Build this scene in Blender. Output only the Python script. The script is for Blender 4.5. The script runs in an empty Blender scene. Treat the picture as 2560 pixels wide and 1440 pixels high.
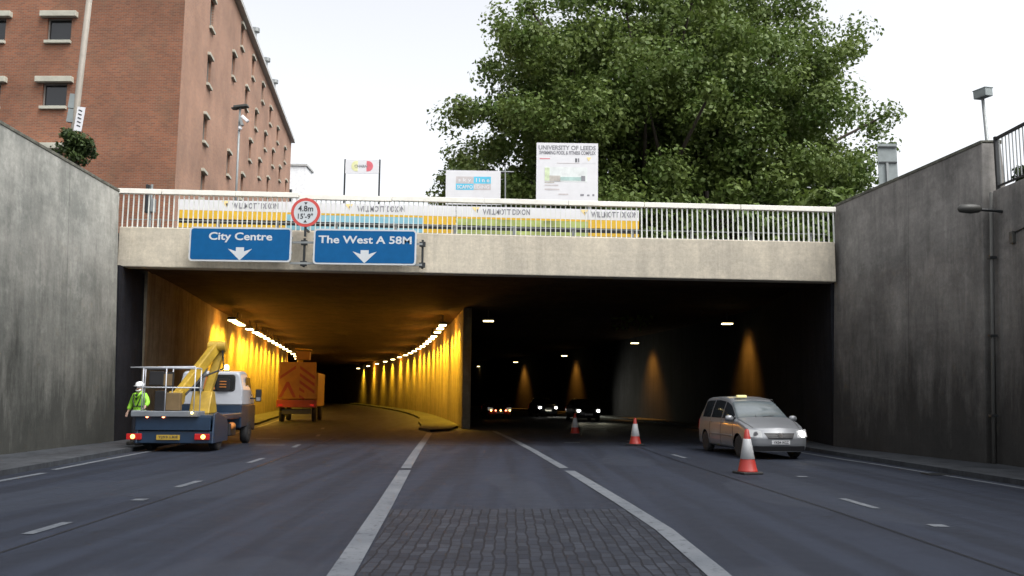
import bpy, bmesh, math, random
import numpy as np
from mathutils import Vector, Matrix, Euler
R = math.radians
rnd = random.Random(7)
SC = bpy.context.scene
C = SC.collection
# ------------------------------------------------------------------ camera
FPX, CH = 2200.0, 1.75
PITCH, ROLL = math.atan(265 / 2200), R(0.5)
cf = Vector((0, math.cos(PITCH), math.sin(PITCH)))
_u = Vector((0, -math.sin(PITCH), math.cos(PITCH))); _r = Vector((1, 0, 0))
cr = _r * math.cos(ROLL) + _u * math.sin(ROLL)
cu = _u * math.cos(ROLL) - _r * math.sin(ROLL)
cam_d = bpy.data.cameras.new('camera'); cam = bpy.data.objects.new('camera', cam_d); C.objects.link(cam)
cam_d.sensor_width = 36; cam_d.lens = 36 * FPX / 2560; cam_d.clip_end = 3000; cam_d.clip_start = 0.1
cam.matrix_world = Matrix(((cr.x, cu.x, -cf.x, 0), (cr.y, cu.y, -cf.y, 0), (cr.z, cu.z, -cf.z, CH), (0, 0, 0, 1)))
SC.camera = cam
# ------------------------------------------------------------------ world, sun, exposure
w = bpy.data.worlds.new('World'); SC.world = w; w.use_nodes = True
nt = w.node_tree; nt.nodes.clear()
wo = nt.nodes.new('ShaderNodeOutputWorld'); bg = nt.nodes.new('ShaderNodeBackground')
sk = nt.nodes.new('ShaderNodeTexSky'); sk.sky_type = 'NISHITA'; sk.sun_disc = False
SUN_EL, SUN_AZ = R(58), R(128)      # azimuth clockwise from +Y
sk.sun_elevation = SUN_EL; sk.sun_rotation = SUN_AZ; sk.air_density = 1.0; sk.dust_density = 4.0; sk.ozone_density = 1.0
hs = nt.nodes.new('ShaderNodeHueSaturation'); hs.inputs['Saturation'].default_value = 0.16; hs.inputs['Value'].default_value = 1.0
nt.links.new(sk.outputs[0], hs.inputs['Color']); nt.links.new(hs.outputs[0], bg.inputs[0]); nt.links.new(bg.outputs[0], wo.inputs[0])
bg.inputs[1].default_value = 0.15
sd = bpy.data.lights.new('sun', 'SUN'); sd.energy = 1.0; sd.angle = R(35); sd.color = (1, .97, .92)
so = bpy.data.objects.new('sun', sd); C.objects.link(so)
sdir = Vector((math.sin(SUN_AZ) * math.cos(SUN_EL), math.cos(SUN_AZ) * math.cos(SUN_EL), math.sin(SUN_EL)))
so.rotation_euler = sdir.to_track_quat('Z', 'Y').to_euler(); so.location = (20, -20, 40)
SC.view_settings.view_transform = 'Standard'; SC.view_settings.look = 'None'; SC.view_settings.gamma = 1
SC.view_settings.exposure = 1.12
SC.cycles.max_bounces = 6; SC.cycles.diffuse_bounces = 4

# ------------------------------------------------------------------ pixel to place (photo pixels, 2560 wide)
O = Vector((0, 0, CH))
def ray(x, y): return cf + cr * ((x - 1280) / FPX) - cu * ((y - 720) / FPX)
def aty(x, y, Y): d = ray(x, y); return O + d * (Y / d.y)
def atz(x, y, z=0.0): d = ray(x, y); return O + d * ((z - CH) / d.z)

# ------------------------------------------------------------------ materials
MATS = {}
def mat(name, col, rough=.6, metal=0., var=.15, scale=3., bump=0., bscale=40., emit=None, estr=1., stretch=None, spec=None, coat=0):
    if name in MATS: return MATS[name]
    m = bpy.data.materials.new(name); m.use_nodes = True; n = m.node_tree.nodes; L = m.node_tree.links
    b = n['Principled BSDF']; b.inputs['Roughness'].default_value = rough; b.inputs['Metallic'].default_value = metal
    if spec is not None: b.inputs['Specular IOR Level'].default_value = spec
    if coat: b.inputs['Coat Weight'].default_value = coat; b.inputs['Coat Roughness'].default_value = .08
    tc = n.new('ShaderNodeTexCoord'); mp = n.new('ShaderNodeMapping'); L.new(tc.outputs['Object'], mp.inputs[0])
    if stretch: mp.inputs['Scale'].default_value = stretch
    nz = n.new('ShaderNodeTexNoise'); nz.inputs['Scale'].default_value = scale; nz.inputs['Detail'].default_value = 6; nz.inputs['Roughness'].default_value = .65
    L.new(mp.outputs[0], nz.inputs['Vector'])
    rp = n.new('ShaderNodeValToRGB'); rp.color_ramp.elements[0].position = .3; rp.color_ramp.elements[1].position = .7
    c = Vector(col); lo = c * (1 - var); hi = c * (1 + var)
    rp.color_ramp.elements[0].color = (*lo, 1); rp.color_ramp.elements[1].color = (*[min(v, .95) for v in hi], 1)
    L.new(nz.outputs[0], rp.inputs[0]); L.new(rp.outputs[0], b.inputs['Base Color'])
    if bump:
        n2 = n.new('ShaderNodeTexNoise'); n2.inputs['Scale'].default_value = bscale; n2.inputs['Detail'].default_value = 4
        L.new(tc.outputs['Object'], n2.inputs['Vector'])
        bp = n.new('ShaderNodeBump'); bp.inputs['Strength'].default_value = bump; bp.inputs['Distance'].default_value = .02
        L.new(n2.outputs[0], bp.inputs['Height']); L.new(bp.outputs[0], b.inputs['Normal'])
    if emit:
        b.inputs['Emission Color'].default_value = (*emit, 1); b.inputs['Emission Strength'].default_value = estr
    MATS[name] = m; return m

def mix(n, L, fac, a, b, mode='MIX'):
    x = n.new('ShaderNodeMixRGB'); x.blend_type = mode
    for sock, v in ((x.inputs[0], fac), (x.inputs[1], a), (x.inputs[2], b)):
        if isinstance(v, (int, float)): sock.default_value = v
        elif isinstance(v, tuple): sock.default_value = (*v, 1)
        else: L.new(v, sock)
    return x.outputs[0]
def noise(n, L, vec, scale, detail=5, rough=.6):
    x = n.new('ShaderNodeTexNoise'); x.inputs['Scale'].default_value = scale; x.inputs['Detail'].default_value = detail; x.inputs['Roughness'].default_value = rough
    L.new(vec, x.inputs['Vector']); return x.outputs[0]
def ramp(n, L, v, stops):
    x = n.new('ShaderNodeValToRGB'); e = x.color_ramp.elements
    while len(e) < len(stops): e.new(.5)
    for k, (p, c) in enumerate(stops): e[k].position = p; e[k].color = (c, c, c, 1) if isinstance(c, (int, float)) else (*c, 1)
    L.new(v, x.inputs[0]); return x.outputs[0]
def mapping(n, L, vec, scale):
    x = n.new('ShaderNodeMapping'); x.inputs['Scale'].default_value = scale; L.new(vec, x.inputs[0]); return x.outputs[0]
def newmat(name, rough=.8):
    m = bpy.data.materials.new(name); m.use_nodes = True; n = m.node_tree.nodes; L = m.node_tree.links
    b = n['Principled BSDF']; b.inputs['Roughness'].default_value = rough
    tc = n.new('ShaderNodeTexCoord'); MATS[name] = m
    return m, n, L, b, tc.outputs['Object']
def m_math(n, L, op, a, b=None):
    x = n.new('ShaderNodeMath'); x.operation = op
    for s, v in ((x.inputs[0], a), (x.inputs[1], b)):
        if v is None: continue
        if isinstance(v, (int, float)): s.default_value = v
        else: L.new(v, s)
    return x.outputs[0]

def concrete(name, light, dark, stain, grime_dim=.6, joints=True, streak=.55, bandh=1.5):
    m, n, L, b, oc = newmat(name, .95); b.inputs['Specular IOR Level'].default_value = .12
    big = noise(n, L, oc, .45, 8, .68); v = mapping(n, L, oc, (1.1, 1.1, .22)); st = noise(n, L, v, 1.1, 8, .72)
    v2 = mapping(n, L, oc, (4, 4, .22)); st2 = noise(n, L, v2, 1.0, 7, .7); fine = noise(n, L, oc, 9, 8, .75); blot = noise(n, L, oc, 1.6, 7, .7)
    base = mix(n, L, ramp(n, L, big, [(.38, 0), (.62, 1)]), light, dark)
    base = mix(n, L, ramp(n, L, st, [(.46, 0), (.66, streak)]), base, stain)
    base = mix(n, L, ramp(n, L, st2, [(.5, 0), (.72, .2)]), base, stain)
    base = mix(n, L, ramp(n, L, blot, [(.50, 0), (.70, .45)]), base, tuple(min(.8, 1.3 * c) for c in light))
    v3 = mapping(n, L, oc, (1.0, .9, .045)); st3 = noise(n, L, v3, 1.5, 9, .78)
    base = mix(n, L, ramp(n, L, st3, [(.50, 0), (.58, streak * .75)]), base, tuple(.8 * c for c in stain))
    v4 = mapping(n, L, oc, (.15, .15, 5.0)); bd = noise(n, L, v4, 1.3, 3, .5)
    base = mix(n, L, .22, base, ramp(n, L, bd, [(.3, .78), (.7, 1.15)]), 'MULTIPLY')
    base = mix(n, L, .6, base, ramp(n, L, fine, [(.25, .60), (.75, 1.2)]), 'MULTIPLY')
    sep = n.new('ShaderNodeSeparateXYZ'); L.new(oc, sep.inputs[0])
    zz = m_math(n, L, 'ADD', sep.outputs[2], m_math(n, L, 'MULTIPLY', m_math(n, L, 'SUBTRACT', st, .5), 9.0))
    g = ramp(n, L, m_math(n, L, 'MULTIPLY', zz, 1 / 8.), [(bandh / 8 * .3, grime_dim), (min(.98, bandh / 8 * 1.9), 0)])  # road grime plus painted darkening, strongest at the wall foot
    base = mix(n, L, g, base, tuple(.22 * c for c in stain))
    if joints:
        ym = m_math(n, L, 'PINGPONG', sep.outputs[1], 3.2)
        jl = m_math(n, L, 'LESS_THAN', ym, .012)
        base = mix(n, L, m_math(n, L, 'MULTIPLY', jl, .45), base, tuple(.3 * c for c in stain))
    L.new(base, b.inputs['Base Color'])
    bh = fine
    bp = n.new('ShaderNodeBump'); bp.inputs['Strength'].default_value = .35; bp.inputs['Distance'].default_value = .02
    L.new(bh, bp.inputs['Height']); L.new(bp.outputs[0], b.inputs['Normal'])
    return m
concrete('concrete_left', (.40, .395, .36), (.24, .245, .225), (.10, .107, .10), grime_dim=.92, streak=.30, bandh=4.2)
concrete('concrete_right', (.31, .295, .275), (.19, .182, .172), (.085, .084, .082), grime_dim=.92, streak=.30, bandh=3.8)
concrete('fascia_concrete', (.60, .54, .43), (.49, .445, .365), (.30, .28, .24), grime_dim=0, joints=False, streak=.28)
concrete('soffit_concrete', (.058, .036, .022), (.036, .023, .015), (.009, .007, .006), grime_dim=0, joints=False)
concrete('bore_wall', (.24, .21, .16), (.17, .15, .11), (.06, .045, .03), grime_dim=.3, joints=True, streak=.5, bandh=1.0)
concrete('bore_wall_shaded', (.018, .019, .024), (.012, .013, .017), (.007, .007, .009), grime_dim=.4, joints=True, streak=.6, bandh=1.2)  # near-black copy of the bore wall, with the tunnel shade put into its colour
concrete('pavement', (.055, .06, .068), (.038, .042, .048), (.022, .024, .028), grime_dim=0, joints=False)

def asphalt():
    m, n, L, b, oc = newmat('asphalt', .8); b.inputs['Specular IOR Level'].default_value = .22
    fine = noise(n, L, oc, 90, 3, .7); mid = noise(n, L, oc, 2.2, 6, .6)
    v = mapping(n, L, oc, (1.4, .05, 1)); tr = noise(n, L, v, 1.5, 4, .5)
    base = mix(n, L, ramp(n, L, mid, [(.3, 0), (.7, 1)]), (.0105, .0145, .026), (.016, .021, .034))
    base = mix(n, L, ramp(n, L, tr, [(.42, 0), (.58, .6)]), base, (.006, .008, .014))
    vo = n.new('ShaderNodeTexVoronoi'); vo.feature = 'DISTANCE_TO_EDGE'; vo.inputs['Scale'].default_value = .33
    wob = n.new('ShaderNodeVectorMath'); wob.operation = 'ADD'; nzv = n.new('ShaderNodeTexNoise'); nzv.inputs['Scale'].default_value = 1.3; nzv.inputs['Detail'].default_value = 6; L.new(oc, nzv.inputs['Vector'])
    L.new(oc, wob.inputs[0]); L.new(nzv.outputs['Color'], wob.inputs[1]); L.new(wob.outputs[0], vo.inputs['Vector'])
    crk = m_math(n, L, 'MULTIPLY', ramp(n, L, vo.outputs['Distance'], [(0, 1), (.012, 0)]), ramp(n, L, noise(n, L, oc, .25, 3), [(.5, 0), (.62, .75)]))
    base = mix(n, L, crk, base, (.003, .004, .007))
    sp = noise(n, L, oc, 5.5, 4, .7); base = mix(n, L, ramp(n, L, sp, [(.66, 0), (.72, .5)]), base, (.006, .008, .013))
    pch = noise(n, L, mapping(n, L, oc, (.5, .12, 1)), .8, 2, .4); base = mix(n, L, ramp(n, L, pch, [(.55, 0), (.57, .45)]), base, (.021, .026, .038))
    base = mix(n, L, .6, base, ramp(n, L, fine, [(.3, .6), (.7, 1.4)]), 'MULTIPLY')
    L.new(base, b.inputs['Base Color']); L.new(ramp(n, L, mid, [(.3, .7), (.7, .9)]), b.inputs['Roughness'])
    bp = n.new('ShaderNodeBump'); bp.inputs['Strength'].default_value = .5; bp.inputs['Distance'].default_value = .008
    L.new(fine, bp.inputs['Height']); L.new(bp.outputs[0], b.inputs['Normal'])
asphalt()
def setts():
    m, n, L, b, oc = newmat('setts', .75)
    br = n.new('ShaderNodeTexBrick'); br.inputs['Scale'].default_value = 1.0
    v = mapping(n, L, oc, (1, 1, 1)); rot = n.new('ShaderNodeMapping'); rot.inputs['Rotation'].default_value = (0, 0, R(90)); L.new(oc, rot.inputs[0])
    nv_ = n.new('ShaderNodeTexNoise'); nv_.inputs['Scale'].default_value = 2.5; L.new(oc, nv_.inputs['Vector']); sc_ = n.new('ShaderNodeVectorMath'); sc_.operation = 'SCALE'; sc_.inputs['Scale'].default_value = .09; L.new(nv_.outputs['Color'], sc_.inputs[0]); ad_ = n.new('ShaderNodeVectorMath'); L.new(rot.outputs[0], ad_.inputs[0]); L.new(sc_.outputs[0], ad_.inputs[1]); L.new(ad_.outputs[0], br.inputs['Vector']); b.inputs['Specular IOR Level'].default_value = .2
    br.inputs['Brick Width'].default_value = .26; br.inputs['Row Height'].default_value = .13; br.inputs['Mortar Size'].default_value = .012
    br.inputs['Color1'].default_value = (.010, .013, .021, 1); br.inputs['Color2'].default_value = (.022, .026, .036, 1); br.inputs['Mortar'].default_value = (.005, .006, .010, 1)
    nz = noise(n, L, oc, 3, 6); base = mix(n, L, .7, br.outputs[0], ramp(n, L, nz, [(.3, .55), (.7, 1.3)]), 'MULTIPLY')
    L.new(base, b.inputs['Base Color'])
    inv = m_math(n, L, 'SUBTRACT', 1.0, br.outputs['Fac'])
    bp = n.new('ShaderNodeBump'); bp.inputs['Strength'].default_value = .8; bp.inputs['Distance'].default_value = .015
    L.new(inv, bp.inputs['Height']); L.new(bp.outputs[0], b.inputs['Normal'])
setts()
def brick(name, c1, c2, mo, dirt):
    m, n, L, b, oc = newmat(name, .9)
    sep = n.new('ShaderNodeSeparateXYZ'); L.new(oc, sep.inputs[0]); cb = n.new('ShaderNodeCombineXYZ')
    L.new(sep.outputs[0], cb.inputs[0]); L.new(sep.outputs[2], cb.inputs[1])
    br = n.new('ShaderNodeTexBrick'); L.new(cb.outputs[0], br.inputs['Vector']); br.inputs['Scale'].default_value = 1.0
    br.inputs['Brick Width'].default_value = .225; br.inputs['Row Height'].default_value = .076; br.inputs['Mortar Size'].default_value = .011
    br.inputs['Color1'].default_value = (*c1, 1); br.inputs['Color2'].default_value = (*c2, 1); br.inputs['Mortar'].default_value = (*mo, 1)
    big = noise(n, L, oc, .3, 5); md = noise(n, L, mapping(n, L, oc, (1, 1, .4)), 1.2, 6)
    base = mix(n, L, .8, br.outputs[0], ramp(n, L, big, [(.3, .66), (.7, 1.35)]), 'MULTIPLY')
    base = mix(n, L, ramp(n, L, md, [(.5, 0), (.75, .3)]), base, dirt)
    L.new(base, b.inputs['Base Color'])
    bp = n.new('ShaderNodeBump'); bp.inputs['Strength'].default_value = .5; bp.inputs['Distance'].default_value = .01
    L.new(m_math(n, L, 'SUBTRACT', 1.0, br.outputs['Fac']), bp.inputs['Height']); L.new(bp.outputs[0], b.inputs['Normal'])
brick('brick', (.27, .095, .045), (.175, .066, .036), (.20, .14, .10), (.15, .12, .075))
brick('brick_pale', (.38, .19, .115), (.29, .145, .095), (.34, .25, .19), (.28, .20, .155))
def leafmat(name, c1, c2, c3):
    m, n, L, b, oc = newmat(name, .55)
    g = n.new('ShaderNodeNewGeometry')
    a = noise(n, L, oc, .45, 4, .6); f = noise(n, L, oc, 4.5, 3, .7)
    base = mix(n, L, ramp(n, L, a, [(.35, 0), (.65, 1)]), c1, c2)
    base = mix(n, L, ramp(n, L, f, [(.45, 0), (.7, .8)]), base, c3)
    L.new(base, b.inputs['Base Color']); b.inputs['Specular IOR Level'].default_value = .3
    tr = n.new('ShaderNodeBsdfTranslucent'); L.new(base, tr.inputs[0]); ms = n.new('ShaderNodeMixShader'); ms.inputs[0].default_value = .28
    out = n['Material Output']; L.new(b.outputs[0], ms.inputs[1]); L.new(tr.outputs[0], ms.inputs[2]); L.new(ms.outputs[0], out.inputs[0])
leafmat('leaves', (.060, .112, .018), (.115, .16, .032), (.18, .225, .07))
leafmat('shrub_leaves', (.02, .038, .012), (.04, .065, .015), (.08, .12, .03))

M = mat
M('bark', (.045, .036, .027), .95, bump=.6, bscale=12)
def worn_paint():
    m, n, L, b, oc = newmat('line_white', .75); b.inputs['Specular IOR Level'].default_value = .2
    a = noise(n, L, oc, 6, 8, .8); c = noise(n, L, oc, .9, 4, .6)
    base = mix(n, L, ramp(n, L, c, [(.3, 0), (.7, 1)]), (.115, .125, .14), (.07, .08, .095))
    base = mix(n, L, ramp(n, L, a, [(.54, 0), (.63, .85)]), base, (.02, .024, .034))
    L.new(base, b.inputs['Base Color'])
worn_paint()
M('pipe_grey', (.08, .08, .075), .7)
M('seal_black', (.005, .006, .009), .5, spec=.2); M('iron', (.02, .022, .025), .5, .3, bump=.5, bscale=60)
M('rail_cream', (.76, .74, .67), .5, var=.10, scale=2.5)
M('bar_white', (.64, .66, .62), .5, var=.12)
M('mossy_stone', (.10, .10, .08), .95, var=.5, scale=5, bump=.5)
M('galv', (.24, .255, .255), .5, .3)
M('post_paint', (.24, .215, .18), .6)
M('dark_metal', (.025, .028, .03), .5, .3)
M('black_paint', (.012, .013, .014), .4)
M('board_white', (.66, .66, .68), .55, var=.04)
M('banner_white', (.66, .66, .68), .5, var=.05)
M('banner_yellow', (.68, .42, .03), .5, var=.12)
M('banner_blue', (.22, .46, .56), .5, var=.15, scale=1)
M('banner_green', (.34, .40, .12), .5, var=.5, scale=1.2)
M('ink', (.03, .03, .035), .6); M('ink_grey', (.22, .22, .24), .6)
M('sign_blue', (.003, .085, .235), .6, spec=.15, var=.08); M('sign_white', (.50, .53, .55), .4, var=.04)
M('sign_red', (.50, .055, .045), .4, var=.1)
M('logo_blue', (.10, .50, .70), .5); M('logo_grey', (.52, .48, .48), .5); M('logo_yellow', (.80, .62, .28), .5); M('logo_red', (.62, .13, .16), .5); M('logo_lime', (.66, .66, .36), .5)
M('pic_sky', (.66, .69, .68), .5); M('pic_green', (.50, .58, .38), .5, var=.3); M('pic_teal', (.36, .50, .47), .5, var=.2); M('pic_brown', (.45, .42, .38), .5, var=.3)
M('stone', (.42, .41, .34), .8); M('glass_dark', (.010, .011, .013), .12, spec=.6)
M('frame_grey', (.22, .20, .18), .6)
M('roof_lead', (.42, .42, .41), .6); M('render_white', (.78, .79, .80), .7)
M('grey_panel', (.22, .25, .25), .6)
M('lamp_body', (.05, .05, .045), .5)
M('silver_paint', (.20, .21, .225), .42, .35, var=.03, coat=.5)
M('car_glass', (.02, .024, .028), .06, spec=.9); M('windscreen', (.10, .12, .13), .05, spec=1.0)
M('tyre', (.016, .016, .017), .85, bump=.3); M('alloy', (.38, .39, .40), .35, .7); M('trim_black', (.014, .014, .016), .5)
M('chrome', (.35, .35, .37), .35, .8)
M('headlight_glass', (.28, .29, .30), .2, emit=(1, 1, .95), estr=.06)
M('headlight_lit', (.9, .9, .88), .2, emit=(1, .97, .88), estr=14)
M('amber_lens', (.75, .28, .03), .3); M('amber_lit', (.9, .6, .2), .3, emit=(1, .62, .16), estr=7)
M('red_lens', (.22, .010, .012), .25, emit=(1, .03, .02), estr=.10); M('red_lit', (.9, .6, .1), .3, emit=(1, .62, .12), estr=2.2)
M('marker_lit', (.9, .2, .1), .3, emit=(1, .22, .10), estr=5)
M('plate_yellow', (.36, .24, .03), .5); M('plate_white', (.55, .56, .58), .5)
M('truck_blue', (.010, .026, .055), .4, var=.15, coat=.3); M('truck_white', (.42, .44, .48), .4, var=.05, coat=.3)
M('boom_yellow', (.36, .23, .022), .5, var=.3); M('truck_deck', (.13, .145, .165), .6, var=.2)
M('rescue_yellow', (.20, .095, .012), .6); M('chevron_red', (.15, .015, .01), .6)
M('cab_orange', (.45, .16, .03), .6); M('tool_tan', (.15, .10, .045), .7)
M('dark_car', (.012, .013, .018), .3, coat=.4); M('maroon_paint', (.16, .02, .02), .3, coat=.4)
M('cone_red', (.30, .022, .015), .5, var=.12); M('cone_sleeve', (.36, .37, .38), .45, var=.08); M('rubber_black', (.02, .02, .02), .8)
M('skin', (.50, .33, .26), .6, var=.05); M('hivis', (.26, .58, .04), .6, var=.12, scale=6); M('reflective', (.62, .66, .62), .4)
M('navy_cloth', (.015, .017, .026), .85); M('helmet_white', (.75, .76, .78), .35, var=.03); M('boot', (.02, .018, .016), .7)
M('lamp_glow', (1, .9, .6), .4, emit=(1, .80, .36), estr=9); M('lamp_glow_dim', (1, .9, .6), .4, emit=(1, .78, .36), estr=5)
M('taxi_sign', (.85, .75, .35), .4, emit=(1, .85, .35), estr=.15)
M('green_lit', (.1, .5, .2), .4, emit=(.1, 1, .4), estr=.8)

# ------------------------------------------------------------------ mesh builder
class MB:
    def __init__(s): s.v = []; s.f = []; s.mi = []; s.cur = 0
    def m(s, i): s.cur = i; return s
    def add(s, vs, fs):
        o = len(s.v); s.v += [tuple(v) for v in vs]; s.f += [tuple(i + o for i in f) for f in fs]; s.mi += [s.cur] * len(fs); return s
    def box(s, c, d, rot=None):
        c = Vector(c); x, y, z = [k / 2 for k in d]; q = Euler(rot).to_matrix() if rot else Matrix.Identity(3)
        vs = [c + q @ Vector((a * x, b * y, e * z)) for a in (-1, 1) for b in (-1, 1) for e in (-1, 1)]
        return s.add(vs, [(0, 1, 3, 2), (4, 6, 7, 5), (0, 4, 5, 1), (2, 3, 7, 6), (0, 2, 6, 4), (1, 5, 7, 3)])
    def bar(s, a, b, wx, wz=None):      # rectangular bar from a to b
        a = Vector(a); b = Vector(b); d = (b - a); wz = wz or wx
        z = d.normalized(); up = Vector((0, 0, 1)) if abs(z.z) < .95 else Vector((0, 1, 0))
        x = z.cross(up).normalized(); y = x.cross(z)
        vs = [p + x * i * wx / 2 + y * j * wz / 2 for p in (a, b) for i, j in ((-1, -1), (1, -1), (1, 1), (-1, 1))]
        return s.add(vs, [(3, 2, 1, 0), (4, 5, 6, 7), (0, 1, 5, 4), (1, 2, 6, 5), (2, 3, 7, 6), (3, 0, 4, 7)])
    def tube(s, pts, r, n=8, r2=None, caps=True):
        pts = [Vector(p) for p in pts]; k = len(pts); rs = r if isinstance(r, (list, tuple)) else [r + ((r2 if r2 is not None else r) - r) * i / max(1, k - 1) for i in range(k)]
        vs = []; fs = []; px = None
        for i, p in enumerate(pts):
            d = (pts[min(i + 1, k - 1)] - pts[max(i - 1, 0)]).normalized()
            if px is None: px = d.orthogonal().normalized()
            px = (px - d * px.dot(d)).normalized(); py = d.cross(px)
            for j in range(n):
                a = 2 * math.pi * j / n; vs.append(p + (px * math.cos(a) + py * math.sin(a)) * rs[i])
        for i in range(k - 1):
            for j in range(n): fs.append((i * n + j, i * n + (j + 1) % n, (i + 1) * n + (j + 1) % n, (i + 1) * n + j))
        if caps: fs.append(tuple(range(n))[::-1]); fs.append(tuple((k - 1) * n + j for j in range(n)))
        return s.add(vs, fs)
    def loft(s, rings, closed=True, caps=True):
        n = len(rings[0]); vs = [p for r in rings for p in r]; fs = []
        for i in range(len(rings) - 1):
            for j in range(n if closed else n - 1):
                fs.append((i * n + j, i * n + (j + 1) % n, (i + 1) * n + (j + 1) % n, (i + 1) * n + j))
        if caps and closed: fs.append(tuple(range(n))[::-1]); fs.append(tuple((len(rings) - 1) * n + j for j in range(n)))
        return s.add(vs, fs)
    def lathe(s, prof, c=(0, 0, 0), n=24, axis='z'):   # prof [(r, h)]
        c = Vector(c); vs = []; fs = []
        for r, h in prof:
            for j in range(n):
                a = 2 * math.pi * j / n; p = (r * math.cos(a), r * math.sin(a), h)
                if axis == 'x': p = (h, r * math.cos(a), r * math.sin(a))
                if axis == 'y': p = (r * math.sin(a), h, r * math.cos(a))
                vs.append(c + Vector(p))
        k = len(prof)
        for i in range(k - 1):
            for j in range(n): fs.append((i * n + j, i * n + (j + 1) % n, (i + 1) * n + (j + 1) % n, (i + 1) * n + j))
        fs.append(tuple(range(n))[::-1]); fs.append(tuple((k - 1) * n + j for j in range(n)))
        return s.add(vs, fs)
    def prism(s, poly, d, axis='y', at=0.0):   # polygon [(a,b)] thickened along an axis
        def P(a, b, t): return {'y': (a, t, b), 'x': (t, a, b), 'z': (a, b, t)}[axis]
        n = len(poly); vs = [P(a, b, at) for a, b in poly] + [P(a, b, at + d) for a, b in poly]
        fs = [tuple(range(n)), tuple(range(n, 2 * n))[::-1]] + [(i, (i + 1) % n, n + (i + 1) % n, n + i) for i in range(n)]
        return s.add(vs, fs)
    def build(s, name, mats, parent=None, smooth=False, bevel=0, sub=0, loc=None):
        me = bpy.data.meshes.new(name); me.from_pydata(s.v, [], s.f); me.validate()
        if isinstance(mats, str): mats = [mats]
        for k in mats: me.materials.append(MATS[k])
        if len(mats) > 1 and len(me.polygons) == len(s.mi): me.polygons.foreach_set('material_index', s.mi)
        bm = bmesh.new(); bm.from_mesh(me); bmesh.ops.recalc_face_normals(bm, faces=bm.faces); bm.to_mesh(me); bm.free()
        if smooth: me.shade_smooth()
        o = bpy.data.objects.new(name, me); C.objects.link(o)
        if parent: o.parent = parent
        if loc: o.location = loc
        if bevel:
            b = o.modifiers.new('bevel', 'BEVEL'); b.width = bevel; b.segments = 2; b.limit_method = 'ANGLE'; b.angle_limit = R(35)
        if sub: q = o.modifiers.new('sub', 'SUBSURF'); q.levels = sub; q.render_levels = sub
        return o
def tag(o, label=None, cat=None, group=None, kind=None):
    if label: o['label'] = label
    if cat: o['category'] = cat
    if group: o['group'] = group
    if kind: o['kind'] = kind
    return o
def thing(name, loc, label, cat, group=None, rz=0, rx=0, ry=0):
    o = bpy.data.objects.new(name, None); C.objects.link(o); o.location = loc; o.rotation_euler = (rx, ry, rz); o.empty_display_size = .3
    return tag(o, label, cat, group)
def copy_tree(o, parent=None):
    c = o.copy(); C.objects.link(c)
    if parent: c.parent = parent
    for ch in list(o.children): copy_tree(ch, c)
    return c
def lettering(txt, mats, parent, cx, cz, width, height, y=0., depth=.004, name='lettering', bold=0., ry=0, flip=False):
    cu_ = bpy.data.curves.new(name, 'FONT'); cu_.body = txt; cu_.align_x = 'CENTER'; cu_.offset = bold; cu_.resolution_u = 3; cu_.size = 1
    t = bpy.data.objects.new(name, cu_); C.objects.link(t); dg = bpy.context.evaluated_depsgraph_get(); dg.update()
    me = bpy.data.meshes.new_from_object(t.evaluated_get(dg)); bpy.data.objects.remove(t); bpy.data.curves.remove(cu_)
    co = np.array([v.co[:] for v in me.vertices]); lo = co.min(0); hi = co.max(0)
    out = [(((p[0] - lo[0]) / (hi[0] - lo[0]) - .5) * width, 0, ((p[1] - lo[1]) / (hi[1] - lo[1]) - .5) * height) for p in co]
    mb = MB(); fs = [tuple(p.vertices) for p in me.polygons]
    mb.add([(a, -depth, b) for a, _, b in out], fs)
    bpy.data.meshes.remove(me)
    o = mb.build(name, mats, parent); o.location = (cx, y, cz)
    if flip: o.rotation_euler = (0, 0, math.pi)
    return o
def struct(mb, name, m, **k): return tag(mb.build(name, m, **k), kind='structure')

def interp(tab, y):
    for (a, xa), (b, xb) in zip(tab, tab[1:]):
        if y <= b: return xa + (xb - xa) * (y - a) / (b - a)
    return tab[-1][1]
WL = [(30, -12.85), (38, -14.0), (45, -15.3), (51, -16.2), (56, -17.0), (68.6, -19.1), (85, -21.9), (100, -25.2), (120, -31), (140, -38), (170, -50), (210, -70), (260, -98)]
DV = [(44.5, -2.45), (56, -4.0), (68.6, -6.0), (83, -8.8), (98.5, -12.6), (121, -18.7), (136, -23), (165, -33), (200, -48), (260, -80)]
WR = [(30, 10.75), (36, 11.5), (44, 12.1), (55, 11.0), (62, 9.9), (72, 8.2), (83.4, 6.2), (101, 1.7), (120, -5), (150, -20), (200, -46), (260, -78)]
def dense(tab, step=2.0):
    y0, y1 = tab[0][0], tab[-1][0]; ys = [y0 + i * step for i in range(int((y1 - y0) / step) + 1)]
    pts = [(y, interp(tab, y)) for y in ys]
    xs = [x for _, x in pts]
    for _ in range(3): xs = [xs[0]] + [(xs[i - 1] + 2 * xs[i] + xs[i + 1]) / 4 for i in range(1, len(xs) - 1)] + [xs[-1]]
    return [(ys[i], xs[i]) for i in range(len(ys))]
WLd, DVd, WRd = dense(WL), dense(DV), dense(WR)

# ================================================================== SETTING
GZ = 7.15
struct(MB().add([(-260, -80, 0), (140, -80, 0), (140, 320, 0), (-260, 320, 0)], [(0, 1, 2, 3)]), 'road', 'asphalt')
# upper ground at street level either side of the cutting and over the tunnel
mb = MB()
mb.box((-213.6, 120, GZ - .4), (400, 420, .8)); mb.box((213.0, 120, GZ - .4), (400, 420, .8))
mb.box((0, 185, GZ - .35), (60, 290, .7))
struct(mb, 'ground', 'pavement')
# tunnel roof slab with its lit soffit
struct(MB().box((-30, 150, 6.42), (250, 239.2, .72)), 'tunnel_roof', 'soffit_concrete')

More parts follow.
